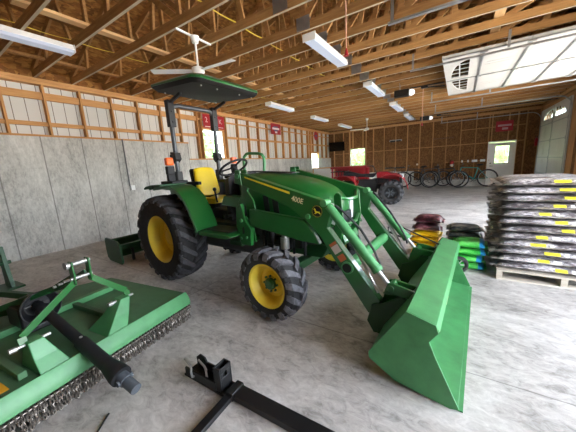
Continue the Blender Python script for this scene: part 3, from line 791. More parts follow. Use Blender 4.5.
# cowl, dash
MB().loft([[(x_, s_*w_, z_) for s_, w_, z_ in ((-1, w, .9), (1, w, .9), (1, w, zt-.06), (.6, w, zt), (-.6, w, zt), (-1, w, zt-.06))] for x_, w, zt in ((.78, .2, 1.40), (.88, .28, 1.52), (1.02, .33, 1.55))]).build('dash_cowl', BLKP, TR, smooth=40)
ax = Vector((-.5, 0, .86)).normalized(); cc = Vector((.78, 0, 1.63))
MB().cyl(tuple(cc-ax*.02), tuple(Vector((.95, 0, 1.36))), .03, 12).build('steering_column', BLKP, TR)
sw = MB(); e1 = Vector((0, 1, 0)); e2 = ax.cross(e1).normalized(); n = 28
sw.tube([cc+(e1*math.cos(2*PI*k/n)+e2*math.sin(2*PI*k/n))*.215 for k in range(n+1)], .017, 8, False)
for a_ in (.5, 2.6, 4.7): sw.tube([cc, cc+(e1*math.cos(a_)+e2*math.sin(a_))*.215], .014, 6)
sw.cyl(tuple(cc-ax*.02), tuple(cc+ax*.02), .045, 12); sw.build('steering_wheel', BLKP, TR)
# grab hoop on the far side
pts = []
for x_, z_ in ((.5, 1.30), (.5, 1.74), (.52, 1.80), (.57, 1.84), (.63, 1.85), (.86, 1.83), (.92, 1.81), (.955, 1.76), (.96, 1.70), (.92, 1.30)): pts.append((x_, .5, z_))
MB().tube(pts, .024, 10).build('grab_handle', LGREEN, TR)
MB().box((.3, .42, 1.24), (1.0, .56, 1.31)).build('control_console', BLKP, TR, .01)
# platform
MB().box((.35, -.45, .86), (1.25, .45, .90)).build('floor_platform', BLKP, TR, .01)
for sd in (-1, 1):
    st = MB(); a_, b_ = sorted((sd*.42, sd*.78))
    st.prism([(.86, .79), (1.38, .79), (1.46, .82), (1.40, .85), (.86, .84)], a_, b_); st.build('step', GREEN, TR, .008)
    MB().box((.92, a_+.05, .862), (1.4, b_-.05, .868)).build('step_mat', BLKP, TR)
MB().prism([(1.02, 1.15), (1.40, 1.12), (1.40, 1.27), (1.08, 1.27)], -.5, -.34).build('side_cover', GREEN, TR, .015)
MB().cyl((1.0, -.42, .98), (1.0, -.47, .98), .028).cyl((1.08, -.38, 1.0), (1.08, -.46, 1.0), .02).cyl((.7, -.3, 1.15), (.72, -.34, 1.32), .012).ball((.72, -.34, 1.34), .028, 8).build('control_lever', BLK, TR)
# fenders
fp = [(-.22, 1.385), (-.1, 1.415), (.15, 1.435), (.36, 1.42), (.53, 1.36), (.65, 1.26), (.74, 1.12), (.81, .98), (.86, .85)]
for sd in (-1, 1):
    a_, b_ = sorted((sd*.46, sd*.80))
    fd = MB().strip(fp, a_, b_, .02)
    lo, hi = sorted((sd*.8, sd*.785)); fd.strip([(x_, z_-.018) for x_, z_ in fp[1:]], lo, hi, .035)
    # inner wheel well panel
    fd.prism([(x_, z_-.01) for x_, z_ in fp]+[(.4, .84), (-.1, .9), (-.2, 1.1)], sd*.46, sd*.475)
    fo = fd.build('fender', GREEN, TR, .004)
    MB().strip([(-.16, 1.405), (-.1, 1.43), (.05, 1.45), (.3, 1.455)], *sorted((sd*.5, sd*.9)), .022).build('fender_extension', DGREEN, fo, .004)
    MB().box((.0, *[sorted((sd*.47, sd*.72))[0]], 1.45), (.3, sorted((sd*.47, sd*.72))[1], 1.49)).build('fender_tray', BLKP, fo, .008)
    lx, ly = .12, sd*.62
    MB().box((lx-.03, ly-.05, 1.47), (lx+.03, ly+.05, 1.58)).build('lamp_bracket', BLKP, fo, .005)
    MB().box((lx-.035, ly-.055, 1.58), (lx+.035, ly+.055, 1.70)).build('tail_lamp', BLKP, fo, .01)
    MB().box((lx-.035, ly-.055, 1.71), (lx+.035, ly+.055, 1.82)).build('turn_lamp', ORANGE, fo, .015)
# seat
MB().box((.12, -.22, .95), (.5, .22, 1.1)).build('seat_base', BLKP, TR, .02)
c_ = []
for z_, x0_, hw in ((1.20, .14, .2), (1.3, .11, .215), (1.48, .06, .215), (1.62, .03, .2), (1.67, .01, .16)):
    c_.append([(x0_+dx, yy_*hw, z_) for yy_, dx in ((-1, .05), (-.8, .085), (-.3, .06), (.3, .06), (.8, .085), (1, .05), (1, -.01), (.3, -.02), (-.3, -.02), (-1, -.01))])
o = MB().loft(c_).build('seat_backrest', SEATY, TR, smooth=60); sb = o.modifiers.new('s', 'SUBSURF'); sb.levels = 1; sb.render_levels = 2
c_ = []
for x_, hw, z_ in ((.12, .18, 1.13), (.2, .2, 1.13), (.34, .21, 1.13), (.44, .2, 1.13), (.48, .18, 1.11)):
    c_.append([(x_, -hw, z_-.03), (x_, -hw, z_+.05), (x_, -hw*.7, z_+.065), (x_, 0, z_+.035), (x_, hw*.7, z_+.065), (x_, hw, z_+.05), (x_, hw, z_-.03)])
o = MB().loft(c_).build('seat_cushion', SEATY, TR, smooth=60)
MB().prism([(.0, 1.1), (.07, 1.1), (-.03, 1.66), (-.09, 1.64)], -.19, .19).build('seat_shell', BLKP, TR, .03)
for sd in (-1, 1): MB().box((-.08, sd*.27-.03, 1.40), (.3, sd*.27+.03, 1.45)).bar((-.05, sd*.27, 1.2), (-.05, sd*.27, 1.42), .03, .03).build('armrest', BLKP, TR, .01)
# ROPS
RXO = -.04; hy = .40
pts = [(RXO, -hy, 1.5), (RXO, -hy, 2.47)]
for k in range(1, 7): a_ = PI/2*k/6; pts.append((RXO, -hy+.13*(1-math.cos(a_)), 2.47+.13*math.sin(a_)))
pts2 = pts+[(x_, -y_, z_) for x_, y_, z_ in reversed(pts)]
rm = mat('graphite_paint', '3a3d42', .3, spec=.6)
MB().tube(pts2, .034, 12).build('roll_bar', rm, TR)
for sd in (-1, 1):
    MB().box((RXO-.05, sd*hy-.05, .95), (RXO+.05, sd*hy+.05, 1.62)).build('roll_bar_post', BLK, TR, .012)
    MB().prism([(RXO-.07, 1.92), (RXO+.05, 1.9), (RXO+.07, 1.8), (RXO-.02, 1.74), (RXO-.07, 1.8)], sd*hy-.05, sd*hy+.05).cyl((RXO-.04, sd*hy-.07, 1.86), (RXO-.04, sd*hy+.07, 1.86), .02, 10).build('fold_hinge', BLK, TR, .006)
    MB().box((RXO-.045, sd*hy-.05, 2.28), (RXO+.045, sd*hy+.05, 2.66)).cyl((RXO-.055, sd*hy, 2.35), (RXO+.055, sd*hy, 2.35), .015, 8).cyl((RXO-.055, sd*hy, 2.5), (RXO+.055, sd*hy, 2.5), .015, 8).bar((RXO, sd*hy, 2.62), (RXO+.32, sd*hy, 2.70), .04, .04).build('canopy_bracket', BLK, TR, .008)
# canopy
CX0, CX1, CY, CZ = -.04, 1.0, .57, 2.765; CYO = -.10
def ring(x0, x1, w, z):
    c = .08; return [(x_, y_+CYO, z-.085*(x_-.0)) for x_, y_ in ((x0, -w+c), (x0+c, -w), (x1-c, -w), (x1, -w+c), (x1, w-c), (x1-c, w), (x0+c, w), (x0, w-c))]
o = MB().loft([ring(CX0+.03, CX1-.03, CY-.03, CZ-.03), ring(CX0, CX1, CY, CZ), ring(CX0-.01, CX1+.01, CY+.01, CZ+.015)]).build('canopy_underside', mat('canopy_black', '120d0b', .7, var=.3), TR, .004)
o = MB().loft([ring(CX0-.015, CX1+.015, CY+.015, CZ+.016), ring(CX0-.01, CX1+.01, CY+.01, CZ+.045), ring(CX0+.1, CX1-.1, CY-.1, CZ+.10), ring(CX0+.25, CX1-.25, CY-.25, CZ+.115)]).build('canopy_roof', GREEN, TR, .01)
for x_, y_ in ((CX0+.1, -.5), (CX0+.1, .4), (CX1-.12, -.5), (CX1-.12, .4), (CX1-.12, -.25), (CX1-.12, .15)): MB().cyl((x_, y_, CZ-.03-.085*x_), (x_, y_, CZ-.045-.085*x_), .011, 8).build('canopy_bolt', STEEL, TR)
# loader
LY = .56
BOOM = [(1.46, 1.55), (1.54, 1.555), (2.60, 1.265), (2.66, 1.21), (2.67, 1.14), (2.63, 1.01), (3.13, .40), (3.10, .27), (3.02, .26), (2.64, .79), (2.55, .93), (2.42, 1.05), (2.2, 1.19), (1.6, 1.40), (1.47, 1.43)]
for sd in (-1, 1):
    y0_, y1_ = sorted((sd*(LY-.04), sd*(LY+.04)))
    bo = MB().prism(BOOM, y0_, y1_).build('loader_boom', GREEN, TR, .006)
    ms = MB().prism([(1.44, 1.42), (1.46, 1.59), (1.54, 1.59), (1.57, 1.45), (1.54, 1.34), (1.62, 1.24), (1.66, 1.08), (1.58, .95), (1.62, .72), (1.5, .74), (1.36, .90), (1.40, 1.05), (1.36, 1.2), (1.44, 1.3)], sd*(LY-.065), sd*(LY-.045))
    ms.prism([(1.44, 1.44), (1.47, 1.59), (1.54, 1.59), (1.56, 1.42)], sd*(LY+.045), sd*(LY+.06))
    ms.prism([(1.42, 1.16), (1.5, 1.2), (1.56, 1.0), (1.64, .9), (1.62, .70), (1.46, .7), (1.40, .92)], sd*(LY+.0), sd*(LY+.05))
    mo = ms.build('loader_mast', GREEN, TR, .006)
    for px_, pz_, pr_, p0_ in ((1.505, 1.52, .03, -.07), (1.5, 1.0, .022, -.07), (1.48, .78, .016, .04), (1.57, .8, .016, .04)):
        MB().cyl((px_, sd*(LY+p0_), pz_), (px_, sd*(LY+.07), pz_), pr_, 14).build('mast_pin', LGREEN, mo)
    for (x_, z_, h_) in ((1.585, 1.12, .07), (1.52, .88, .05)): MB().prism([(x_-.018, z_-h_), (x_+.018, z_-h_+.02), (x_+.012, z_+h_), (x_-.018, z_+h_-.02)], sd*(LY+.0505), sd*(LY+.053)).build('mast_slot', BLKP, mo, smooth=0)
    MB().bar((1.3, sd*.2, .68), (1.3, sd*LY, .68), .22, .06).build('mast_mount', DGREEN, TR, .008)
    # lift cylinder inside a shroud
    MB().prism([(1.62, 1.14), (2.36, 1.07), (2.46, .96), (2.54, .83), (2.32, .84), (1.6, .94)], sd*(LY-.035), sd*(LY+.03)).build('lift_cylinder_cover', DGREEN if 0 else GREEN, TR, .012)
    MB().cyl((2.43, sd*(LY+.041), 1.11), (2.43, sd*(LY+.062), 1.11), .026, 14).build('boom_pin', LGREEN, bo)
    # bucket cylinder
    A = Vector((2.60, sd*(LY+.0), 1.245)); B_ = Vector((3.21, sd*LY, .52)); d_ = (B_-A)
    A = Vector((2.60, sd*LY, 1.245)); B_ = Vector((3.2, sd*LY, .54)); d_ = B_-A
    yo = Vector((0, 0, 0))
    MB().cyl(tuple(A+d_*.05+yo), tuple(A+d_*.80+yo), .044, 20).cyl(tuple(A+d_*.79), tuple(A+d_*.83), .05, 20).cyl(tuple(A+Vector((0, -.05, 0))), tuple(A+Vector((0, .05, 0))), .035, 12).build('bucket_cylinder', LGREEN, TR)
    MB().cyl(tuple(A+d_*.83), tuple(B_), .02, 14).build('cylinder_rod', STEEL, TR)
    # linkage
    MB().prism([(3.15, .5), (3.18, .58), (3.24, .58), (3.44, .56), (3.46, .51), (3.26, .5), (3.2, .3), (3.12, .16), (3.06, .2), (3.12, .36)], sd*(LY-.075), sd*(LY-.05)).prism([(3.16, .5), (3.2, .6), (3.26, .6), (3.44, .56), (3.46, .5), (3.26, .5)], sd*(LY+.05), sd*(LY+.075)).cyl((3.22, sd*(LY-.08), .555), (3.22, sd*(LY+.08), .555), .03, 12).cyl((3.42, sd*(LY-.08), .53), (3.42, sd*(LY+.08), .53), .026, 12).build('bucket_link', GREEN, TR, .004)
    MB().prism([(3.06, .36), (3.16, .4), (3.30, .5), (3.40, .46), (3.24, .12), (3.08, .1), (3.02, .2)], sd*(LY+.045), sd*(LY+.065)).prism([(3.06, .36), (3.16, .4), (3.30, .5), (3.40, .46), (3.24, .12), (3.08, .1), (3.02, .2)], sd*(LY-.065), sd*(LY-.085)).bar((3.14, sd*(LY-.09), .13), (3.14, sd*(LY+.07), .13), .05, .05).build('bucket_carrier', DGREEN, TR, .004)
    # hydraulic lines
    pts = [(2.64, sd*(LY+.0), 1.22), (2.72, sd*(LY-.03), 1.15), (2.86, sd*(LY-.06), 1.0), (2.98, sd*(LY-.06), .82), (3.04, sd*(LY-.05), .7), (3.06, sd*(LY-.04), .62)]
    MB().tube([(x_+.05, y_-sd*.02, z_+.0) for x_, y_, z_ in pts], .011, 8).build('hydraulic_hose', BLKP, TR)
    MB().tube([(2.75, sd*(LY+.0), 1.08), (2.95, sd*LY, .73), (3.1, sd*LY, .46)], .012, 8).tube([(2.73, sd*(LY-.025), 1.09), (2.93, sd*(LY-.025), .74), (3.0, sd*(LY-.025), .62)], .012, 8).build('hydraulic_pipe', STEEL, TR)
# near boom decals
ny = -(LY+.0405)
dec = MB().prism([(1.60, 1.515), (2.22, 1.348), (2.22, 1.324), (1.60, 1.500)], ny-.002, ny).build('boom_stripe', DECY, TR, smooth=0)
sl = math.atan2(-.29, 1.16)
text('400E', .075, Matrix.Translation((2.235, ny-.002, 1.262)) @ Matrix.Rotation(-sl, 4, 'Y') @ Matrix.Rotation(PI/2, 4, 'X'), YPRINT if 0 else mat('decal_cream', 'efe6b8', .4), 'model_number', TR, .001, .95)
# round emblem: black disc, yellow ring, leaping deer
ec = (2.53, ny, 1.165)
MB().cyl((ec[0], ny, ec[2]), (ec[0], ny-.003, ec[2]), .058, 28).build('emblem_disc', BLK, TR)
em = MB(); n = 28
em.lathe([(-.0035, .0525), (-.0035, .055), (-.003, .055), (-.003, .0525)], ec, 'y', 32, True)
deer = [(-.034, .044), (-.024, .030), (-.010, .034), (-.018, .024), (-.012, .010), (.010, .004), (.028, .002), (.036, .008), (.034, -.004), (.050, -.026), (.044, -.030), (.022, -.014), (.002, -.012), (-.018, -.026), (-.036, -.024), (-.036, -.019), (-.020, -.017), (-.028, .002), (-.034, .020), (-.044, .022)]
em.prism([(ec[0]+a_*.82, ec[2]+b_*.82-.004) for a_, b_ in deer], ny-.0045, ny-.003)
em.build('emblem_deer', YPRINT, TR, smooth=0)
# warning labels on the near boom
def along(t_, o_): # along lower boom arm
    a_, b_ = Vector((2.60, .96)), Vector((3.06, .33)); t_ += .03; o_ = o_*.72+.012; p_ = a_+(b_-a_)*t_; n_ = Vector((-(b_-a_).y, (b_-a_).x)).normalized(); return tuple(p_+n_*o_)
MB().prism([along(.16, -.055), along(.26, -.055), along(.26, .055), along(.16, .055)], ny-.002, ny).build('warning_label', mat('faded_label', 'b9b0aa', .6), TR, smooth=0)
MB().prism([along(.12, -.055), along(.155, -.055), along(.155, .055), along(.12, .055)], ny-.002, ny).build('orange_label', ORPAD, TR, smooth=0)
MB().prism([along(.29, -.05), along(.37, -.05), along(.37, .05), along(.29, .05)], ny-.0021, ny).build('orange_label', ORPAD, TR, smooth=0)
# cross tube
o = MB().cyl((2.83, -(LY+.055), .655), (2.83, LY+.055, .655), .058, 24).build('cross_tube', LGREEN, TR)
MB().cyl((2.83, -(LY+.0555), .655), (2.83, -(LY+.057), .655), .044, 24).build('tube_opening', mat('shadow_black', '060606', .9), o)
# grille guard
for sd in (-1, 1):
    MB().prism([(2.5, .76), (2.60, .76), (2.64, 1.0), (2.62, 1.27), (2.595, 1.3), (2.56, 1.3), (2.535, 1.27), (2.55, 1.0)], sd*.24, sd*.255).build('guard_plate', GREEN, TR, .004)
MB().tube([(2.59, -.24, 1.25), (2.64, -.1, 1.22), (2.64, .1, 1.22), (2.59, .24, 1.27)], .020, 10).tube([(2.61, -.24, .98), (2.64, -.1, .95), (2.64, .1, .95), (2.61, .24, 1.0)], .018, 10).build('grille_guard', GREEN, TR)
for q, (a_, b_) in enumerate((((2.90, .81), (3.42, .60)), ((2.84, .69), (3.36, .53)))): MB().cyl((a_[0], .68, a_[1]), (b_[0], .68, b_[1]), .009, 8).build('level_rod', BLKP, TR)
MB().tube([(2.9, .68, .81), (2.84, .68, .75), (2.84, .68, .69), (2.92, LY+.03, .72)], .008, 6).build('rod_bracket', BLKP, TR)
MB().bars([(3.36, .68, .53), (3.44, .68, .57), (3.42, .68, .60)], .012, .03).build('rod_bracket', BLKP, TR)
# bucket
BY0, BY1 = -1.0, .99
BK = [(3.42, .60), (3.17, .20), (3.19, .14), (3.36, .045), (3.74, .0), (3.745, .014), (3.38, .06), (3.21, .155), (3.195, .20), (3.435, .585)]
b = MB().prism(BK, BY0, BY1)
b.prism([(3.42, .605), (3.60, .56), (3.62, .51), (3.60, .50), (3.585, .54), (3.43, .585)], BY0, BY1)
bk = b.build('bucket', LGREEN, TR, .003)
SP = [(3.42, .605), (3.60, .56), (3.615, .51), (3.565, .43), (3.60, .34), (3.75, .016), (3.70, .0), (3.36, .04), (3.17, .15), (3.165, .20)]
for y_ in (BY0-.012, BY1): MB().prism(SP, y_, y_+.012).build('bucket_side', LGREEN, bk, .002)
MB().prism([(3.64, .0), (3.77, -.0), (3.77, .008), (3.64, .025)], BY0, BY1).build('cutting_edge', LGREEN, bk)
o = MB().prism([(3.445, .6015), (3.445, .603)], 0, .1) if 0 else None
# caution label inside the bucket, near the middle of the back
MB().add([(3.455, .30, .062), (3.56, .30, .0495), (3.56, .52, .0495), (3.455, .52, .062)], [(0, 1, 2, 3)]).build('bucket_label', mat('label_cream', 'e8dcb0', .5), bk, smooth=0)
# rear blade (box scraper) on three point hitch - belongs to its own thing
for sd in (-1, 1): MB().bar((-.2, sd*.3, .55), (-.95, sd*.36, .38), .04, .07).build('lift_arm', BLK, TR, .005)
BB = thing('box_blade', 'dark green box scraper hitched behind the tractor by the wall', 'implement', (-5.1, 3.0, 0), math.radians(-3.4))
for y_ in (-.86, .82):
    MB().prism([(-.55, .06), (-.45, .0), (.06, .0), (.1, .05), (.08, .38), (-.02, .43), (-.5, .45), (-.56, .42), (-.57, .2)], y_, y_+.03).build('side_plate', DGREEN, BB, .004)
MB().prism([(-.45, .02), (-.42, .02), (-.36, .4), (-.39, .42)], -.83, .82).build('mould_board', DGREEN, BB)
MB().bar((-.05, -.83, .3), (-.05, .82, .3), .09, .09).build('crossbeam', DGREEN, BB, .006)
MB().bar((-.05, -.36, .3), (.35, -.36, .36), .03, .1).bar((-.05, .36, .3), (.35, .36, .36), .03, .1).bar((-.05, 0, .3), (.2, 0, .8), .06, .08).build('hitch_bracket', DGREEN, BB, .005)
for i in range(5): MB().box((-.08, -.6+.3*i-.02, .0), (-.02, -.6+.3*i+.02, .25)).build('scarifier', BLK, BB, .004)

# ------------------------------------------------------------------ MOWER (rotary cutter)
MO = thing('rotary_mower', 'green rotary cutter with a chain curtain lying at lower left', 'mower', (-2.38, .66, 0), math.radians(7.0))
# local: y along the front edge, -x to the back
WY = .985; zt = .27
deck = [(0, -WY), (0, WY), (-1.35, WY-.02), (-1.6, .55), (-1.6, -.55), (-1.35, -WY)]
MB().prism(deck, zt-.014, zt, 'xy').build('deck_plate', MGREEN, MO, .003)
MB().prism([(-.02, .27), (.0, .285), (.046, .215), (.054, .15), (.042, .15), (.037, .205), (-.02, .255)], -WY, WY).build('front_lip', MLIP, MO, .004)
MB().box((-1.35, WY-.03, .06), (0, WY-.01, zt-.015)).box((-1.35, -WY+.01, .06), (0, -WY+.03, zt-.015)).box((-1.35, WY-.01, .0), (-.02, WY, .07)).box((-1.35, -WY, 0), (-.02, -WY+.01, .07)).build('skid_side', MGREEN, MO, .003)
MB().box((-.98, -WY+.02, zt+.001), (-.91, WY-.25, zt+.06)).build('cross_rail', MLIP, MO, .006)
for y_ in (-.36, .34): MB().box((-.91, y_-.025, zt+.001), (-.1, y_+.025, zt+.05)).build('stiffener', MGREEN, MO, .004)
# hinge pin along the lip
m = MB().tube([(.064, -WY+.02, .135), (.064, WY-.02, .135)], .008, 8)
for i in range(66):
    y_ = -WY+.03+i*(2*WY-.06)/65; m.torus((.064, y_, .135), .016, .006, 'y', 8, 5)
m.build('chain_rod', CHAIN, MO)
def chain_mesh():
    c = MB()
    for j, z_ in enumerate((.102, .066, .03)):
        n = 10; pts = []
        for k in range(n+1):
            a = 2*PI*k/n; p = Vector((0, .011*math.cos(a), .024*math.sin(a)))
            if j % 2: p = Vector((p.y, 0, p.z))
            pts.append(Vector((.064, 0, z_))+p)
        c.tube(pts, .0055, 5, False)
    return c
c0 = chain_mesh().build('hanging_chain', CHAIN, MO); cm = c0.data; c0.location = (0, -WY+.03, 0)
for row, n_, dx in ((0, 62, 0), (1, 38, .012)):
    for i in range(n_):
        if row == 0 and i == 0: continue
        o = bpy.data.objects.new('hanging_chain', cm); col.objects.link(o); o.parent = MO
        y_ = -WY+.03+(i+.5*row)*(2*WY-.06)/n_
        if row: y_ = -WY+.05+(i+.3)*(2*WY-.06)/n_
        o.location = (dx+rnd.uniform(-.004, .006), y_, 0); o.rotation_euler = (rnd.uniform(-.05, .05), 0, rnd.uniform(-.2, .2)); 
# brackets and A frame
FEET = ((-.20, -.25, .0), (.24, .40, .1))
for yb, yt, _ in FEET:
    rg = []
    for q, (x0_, x1_, ya, yb_) in enumerate(((-.3, -.005, yb-.10, yb+.08), (-.24, -.06, (yb+yt)/2-.075, (yb+yt)/2+.065), (-.21, -.11, yt-.045, yt+.045))):
        z_ = (zt+.001, zt+.1, zt+.22)[q]; rg.append([(x0_, ya, z_), (x1_, ya, z_), (x1_, yb_, z_), (x0_, yb_, z_)])
    MB().loft(rg).build('hitch_lug', LGREEN, MO, .006, smooth=0)
    sg = -1 if yb < 0 else 1
    MB().cyl((-.16, yt-.12, zt+.2), (-.16, yt+.10, zt+.2), .012, 12).cyl((-.16, yt-.13, zt+.2), (-.16, yt-.09, zt+.2), .019, 12).build('hitch_pin', STEEL, MO)
AX = -.2; AY = .14
for sd, (yb, yt, _) in zip((-1, 1), FEET):
    MB().bars([(-.16, yt+sd*.05, zt+.2), (-.17, yt+sd*.05, zt+.26), (AX, AY+sd*.06, .77)], .05, .012, (1, 0, 0)).bar((AX, AY+sd*.06, .75), (AX, AY+sd*.06, .945), .06, .012, (0, 1, 0)).build('a_frame_strap', GREEN, MO, .002)
MB().cyl((AX, AY-.09, .92), (AX, AY+.08, .92), .018, 12).cyl((AX, AY-.08, .80), (AX, AY+.08, .80), .014, 12).cyl((AX, AY-.10, .92), (AX, AY-.08, .92), .032, 12).build('top_link_pin', STEEL, MO)
for sd in (-1, 1): MB().bars([(AX-.01, AY+sd*.035, .82), (-.55, .12+sd*.05, .66), (-1.5, sd*.42, zt+.06)], .012, .05, (0, 0, 1)).build('rear_strap', DGREEN, MO, .002)
m = MB()
for x_, z_ in ((-.3, .77), (-.4, .73), (-.5, .69)): m.cyl((x_, .05, z_), (x_, .22, z_), .012, 8)
m.build('strap_bolt', STEEL, MO)
# gearbox with shield and driveline
MB().box((-1.0, -.13, zt+.062), (-.74, .13, zt+.26)).box((-.9, -.1, zt+.001), (-.74, .1, zt+.061)).cyl((-.86, 0, zt+.26), (-.86, 0, zt+.30), .08, 20).build('gearbox', BLK, MO, .015)
MB().lathe([(-.02, .05), (.0, .10), (.04, .135), (.09, .145), (.09, .138), (.04, .127), (.0, .09), (-.01, .04)], (-.74, 0, zt+.235), 'x', 32, True).build('gearbox_shield', BLKP, MO)
PS = Vector((-.72, 0, zt+.24)); PE = Vector((.40, -.03, .20))
dd = PE-PS
P = lambda t_: tuple(PS+dd*t_)
MB().cyl(P(.0), P(.12), .04, 16).cyl(P(.1), P(.60), .04, 20).cyl(P(.59), P(.93), .05, 20).build('driveline_tube', BLKP, MO)
MB().cyl(P(.08), P(.14), .062, 20, .05).build('driveline_guard', BLKP, MO)
MB().cyl(P(.90), P(1.0), .054, 24, .072).cyl(P(1.0), P(1.03), .072, 24).build('driveline_guard', BLKP, MO)
MB().cyl(P(1.0), P(1.08), .045, 16).cyl(tuple(PE+dd.normalized()*.07+Vector((0, -.055, 0))), tuple(PE+dd.normalized()*.07+Vector((0, .055, 0))), .02, 10).cyl(P(1.08), P(1.17), .038, 16).build('driveline_yoke', CAST, MO)
MB().cyl(P(.6), tuple(PS+dd*.6+Vector((0, 0, .055))), .012, 8).torus(P(.6), .045, .005, 'x', 20, 6).build('grease_fitting', STEEL, MO)
# warning decal
MB().box((-.25, -.60, zt+.001), (-.07, -.44, zt+.0025)).build('warning_decal', mat('decal_amber', 'e8a81c', .5), MO, smooth=0)
for y_ in (-.28, .28): MB().bar((-1.5, y_, zt+.04), (-2.25, y_*.25, .34), .05, .07).build('tail_boom', DGREEN, MO, .004)
tw = MB().lathe([(-.06, .06), (-.065, .15), (-.03, .19), (.03, .19), (.065, .15), (.06, .06)], (-2.4, 0, .19), 'y', 24).build('tail_wheel', RUB, MO)
MB().cyl((-2.4, -.09, .19), (-2.4, .09, .19), .02).prism([(-2.43, .17), (-2.37, .17), (-2.25, .38), (-2.3, .4)], .075, .085).prism([(-2.43, .17), (-2.37, .17), (-2.25, .38), (-2.3, .4)], -.085, -.075).build('tail_fork', DGREEN, MO)
MB().bar((-1.35, -.32, .42), (-1.05, .1, .4), .06, .09).build('deck_brace', DGREEN, MO, .01)
# green stand at far left
t = thing('implement_stand', 'tall dark green steel upright by the wall at the left edge', 'implement', (-5.72, .84, 0), .1)
MB().box((-.25, -.2, 0), (.15, .1, .03)).build('base_plate', DGREEN, t, .004)
MB().prism([(-.1, .03), (.12, .03), (.06, .3), (.02, .66), (-.08, .66)], -.05, .0).build('upright', DGREEN, t, .004)
MB().bar((.0, -.15, .2), (-.3, -.15, .5), .05, .08).cyl((-.02, -.08, .4), (-.02, .05, .4), .03).build('brace', DGREEN, t, .004)

# ------------------------------------------------------------------ hitch on the floor
H = thing('ball_mount', 'black steel trailer hitch adapter lying on the concrete in front', 'hitch', (-1.5, 1.11, 0), math.radians(1))
MB().box((-.26, -.065, 0), (.22, .065, .018)).box((-.24, -.065, .018), (.1, -.05, .085)).box((-.24, .05, .018), (.1, .065, .085)).build('channel', BLK, H, .003)
MB().prism([(-.25, .085), (-.12, .085), (-.14, .12), (-.2, .13)], .05, .064).build('ear_plate', BLK, H, .003)
m = MB().box((.08, -.058, .018), (.095, .058, .2)).box((.095, .045, .018), (.15, .058, .2)).box((.095, -.058, .018), (.15, -.045, .2)).box((.14, -.045, .018), (.15, .045, .12)).box((.14, -.045, .16), (.15, .045, .2))
m.box((.14, -.045, .12), (.15, -.012, .16)).box((.14, .012, .12), (.15, .045, .16))
m.build('receiver_box', BLK, H, .003)
for xx in (-.13, -.01): MB().tube([(xx, -.07, .05), (xx, -.085, .055), (xx, -.09, .10), (xx, -.085, .125), (xx-.02, -.075, .14), (xx-.12, -.05, .145)] if xx < -.05 else [(xx, -.045, .07), (xx, -.045, .14), (xx-.02, -.04, .155), (xx-.11, -.02, .16)], .0085, 10).build('hitch_pin', STEEL, H)
MB().box((.26, -.052, 0), (1.35, .052, .05)).box((.2, -.062, 0), (.2599, .062, .058)).build('draw_tube', BLK, H, .004)
MB().prism([(.19, -.04), (.25, -.04), (.27, -.75), (.21, -.75)], 0, .035, 'xy').build('cross_bar', BLK, H, .004)
tag(MB().tube([(-1.83, .44, .006), (-1.925, .56, .006)], .006, 6).build('cable_tie', BLKP), 'thin dark tie lying on the floor below the mower shaft', 'cable tie')

# ------------------------------------------------------------------ bags
def pillow(lx, ly, h, seed, nx=22, ny=12, sag=.0, flap=.03, labels=None, endm=None):
    b = MB(); rr_ = random.Random(seed); off = Vector((seed*3.1, seed*1.7, 0))
    def P(u_, v_, sd):
        x_ = u_*lx/2; y_ = v_*ly/2
        e = max(0, 1-abs(u_)**5)**.5*max(0, 1-abs(v_)**3.2)**.5
        w = noise.noise(Vector((x_*9, y_*9, 0))+off)*.12+noise.noise(Vector((x_*25, y_*25, sd*3))+off)*.07
        z_ = sd*h/2*e*(1+w*(1 if sd > 0 else .3))
        y_ *= 1-.04*abs(u_)**3; 
        return (x_, y_, z_-sag*(abs(u_)**4)*h*.5)
    for sd in (1, -1):
        g_ = [[P(-1+2*i/nx, -1+2*j/ny, sd) for j in range(ny+1)] for i in range(nx+1)]
        for i in range(nx):
            for j in range(ny):
                u_ = -1+2*(i+.5)/nx; v_ = -1+2*(j+.5)/ny
                b.cur = 0
                if labels and (sd > 0 or endm is None):
                    for (a0, a1, c0_, c1_, mi_) in labels:
                        if a0 <= u_ <= a1 and c0_ <= v_ <= c1_: b.cur = mi_
                if endm and abs(u_) > .86: b.cur = endm
                b.add([g_[i][j], g_[i+1][j], g_[i+1][j+1], g_[i][j+1]], [(0, 1, 2, 3)])
    b.cur = endm or 0
    # seam flaps
    for s_ in (-1, 1):
        pts = [(s_*lx/2*.98, -ly/2*.9+ly*.9*k/8, -sag*h*.5+.003) for k in range(9)]; out = [(s_*(lx/2+flap), p[1]*1.02, p[2]+rr_.uniform(-.02, .012)) for p in pts]
        n_ = len(pts); b.add(pts+out+[(p[0], p[1], p[2]-.004) for p in pts+out], [(k, k+1, n_+k+1, n_+k) for k in range(n_-1)]+[(2*n_+k, 3*n_+k, 3*n_+k+1, 2*n_+k+1) for k in range(n_-1)])
    return b
PX0, PY0 = .50, 4.12
pal = thing('pallet', 'weathered wooden pallet under the stack of grey bags', 'pallet', (PX0, PY0, 0))
for i in range(7): MB().box((0, i*.175, .115), (1.3, i*.175+.13, .135)).build('deck_board', PALLET, pal, smooth=0)
for xx in (.0, .6, 1.24): MB().box((xx, .0, .02), (xx+.06, 1.18, .114)).build('runner', PALLET, pal, smooth=0)
for yy_ in (0, .5, 1.05): MB().box((0, yy_, .0), (1.3, yy_+.1, .019)).build('bottom_board', PALLET, pal, smooth=0)
NB = 12; th = .0965
ordn = ['lowest', 'second from the bottom', 'third from the bottom', 'fourth from the bottom', 'fifth from the bottom', 'sixth from the bottom', 'sixth from the top', 'fifth from the top', 'fourth from the top', 'third from the top', 'second from the top', 'topmost']
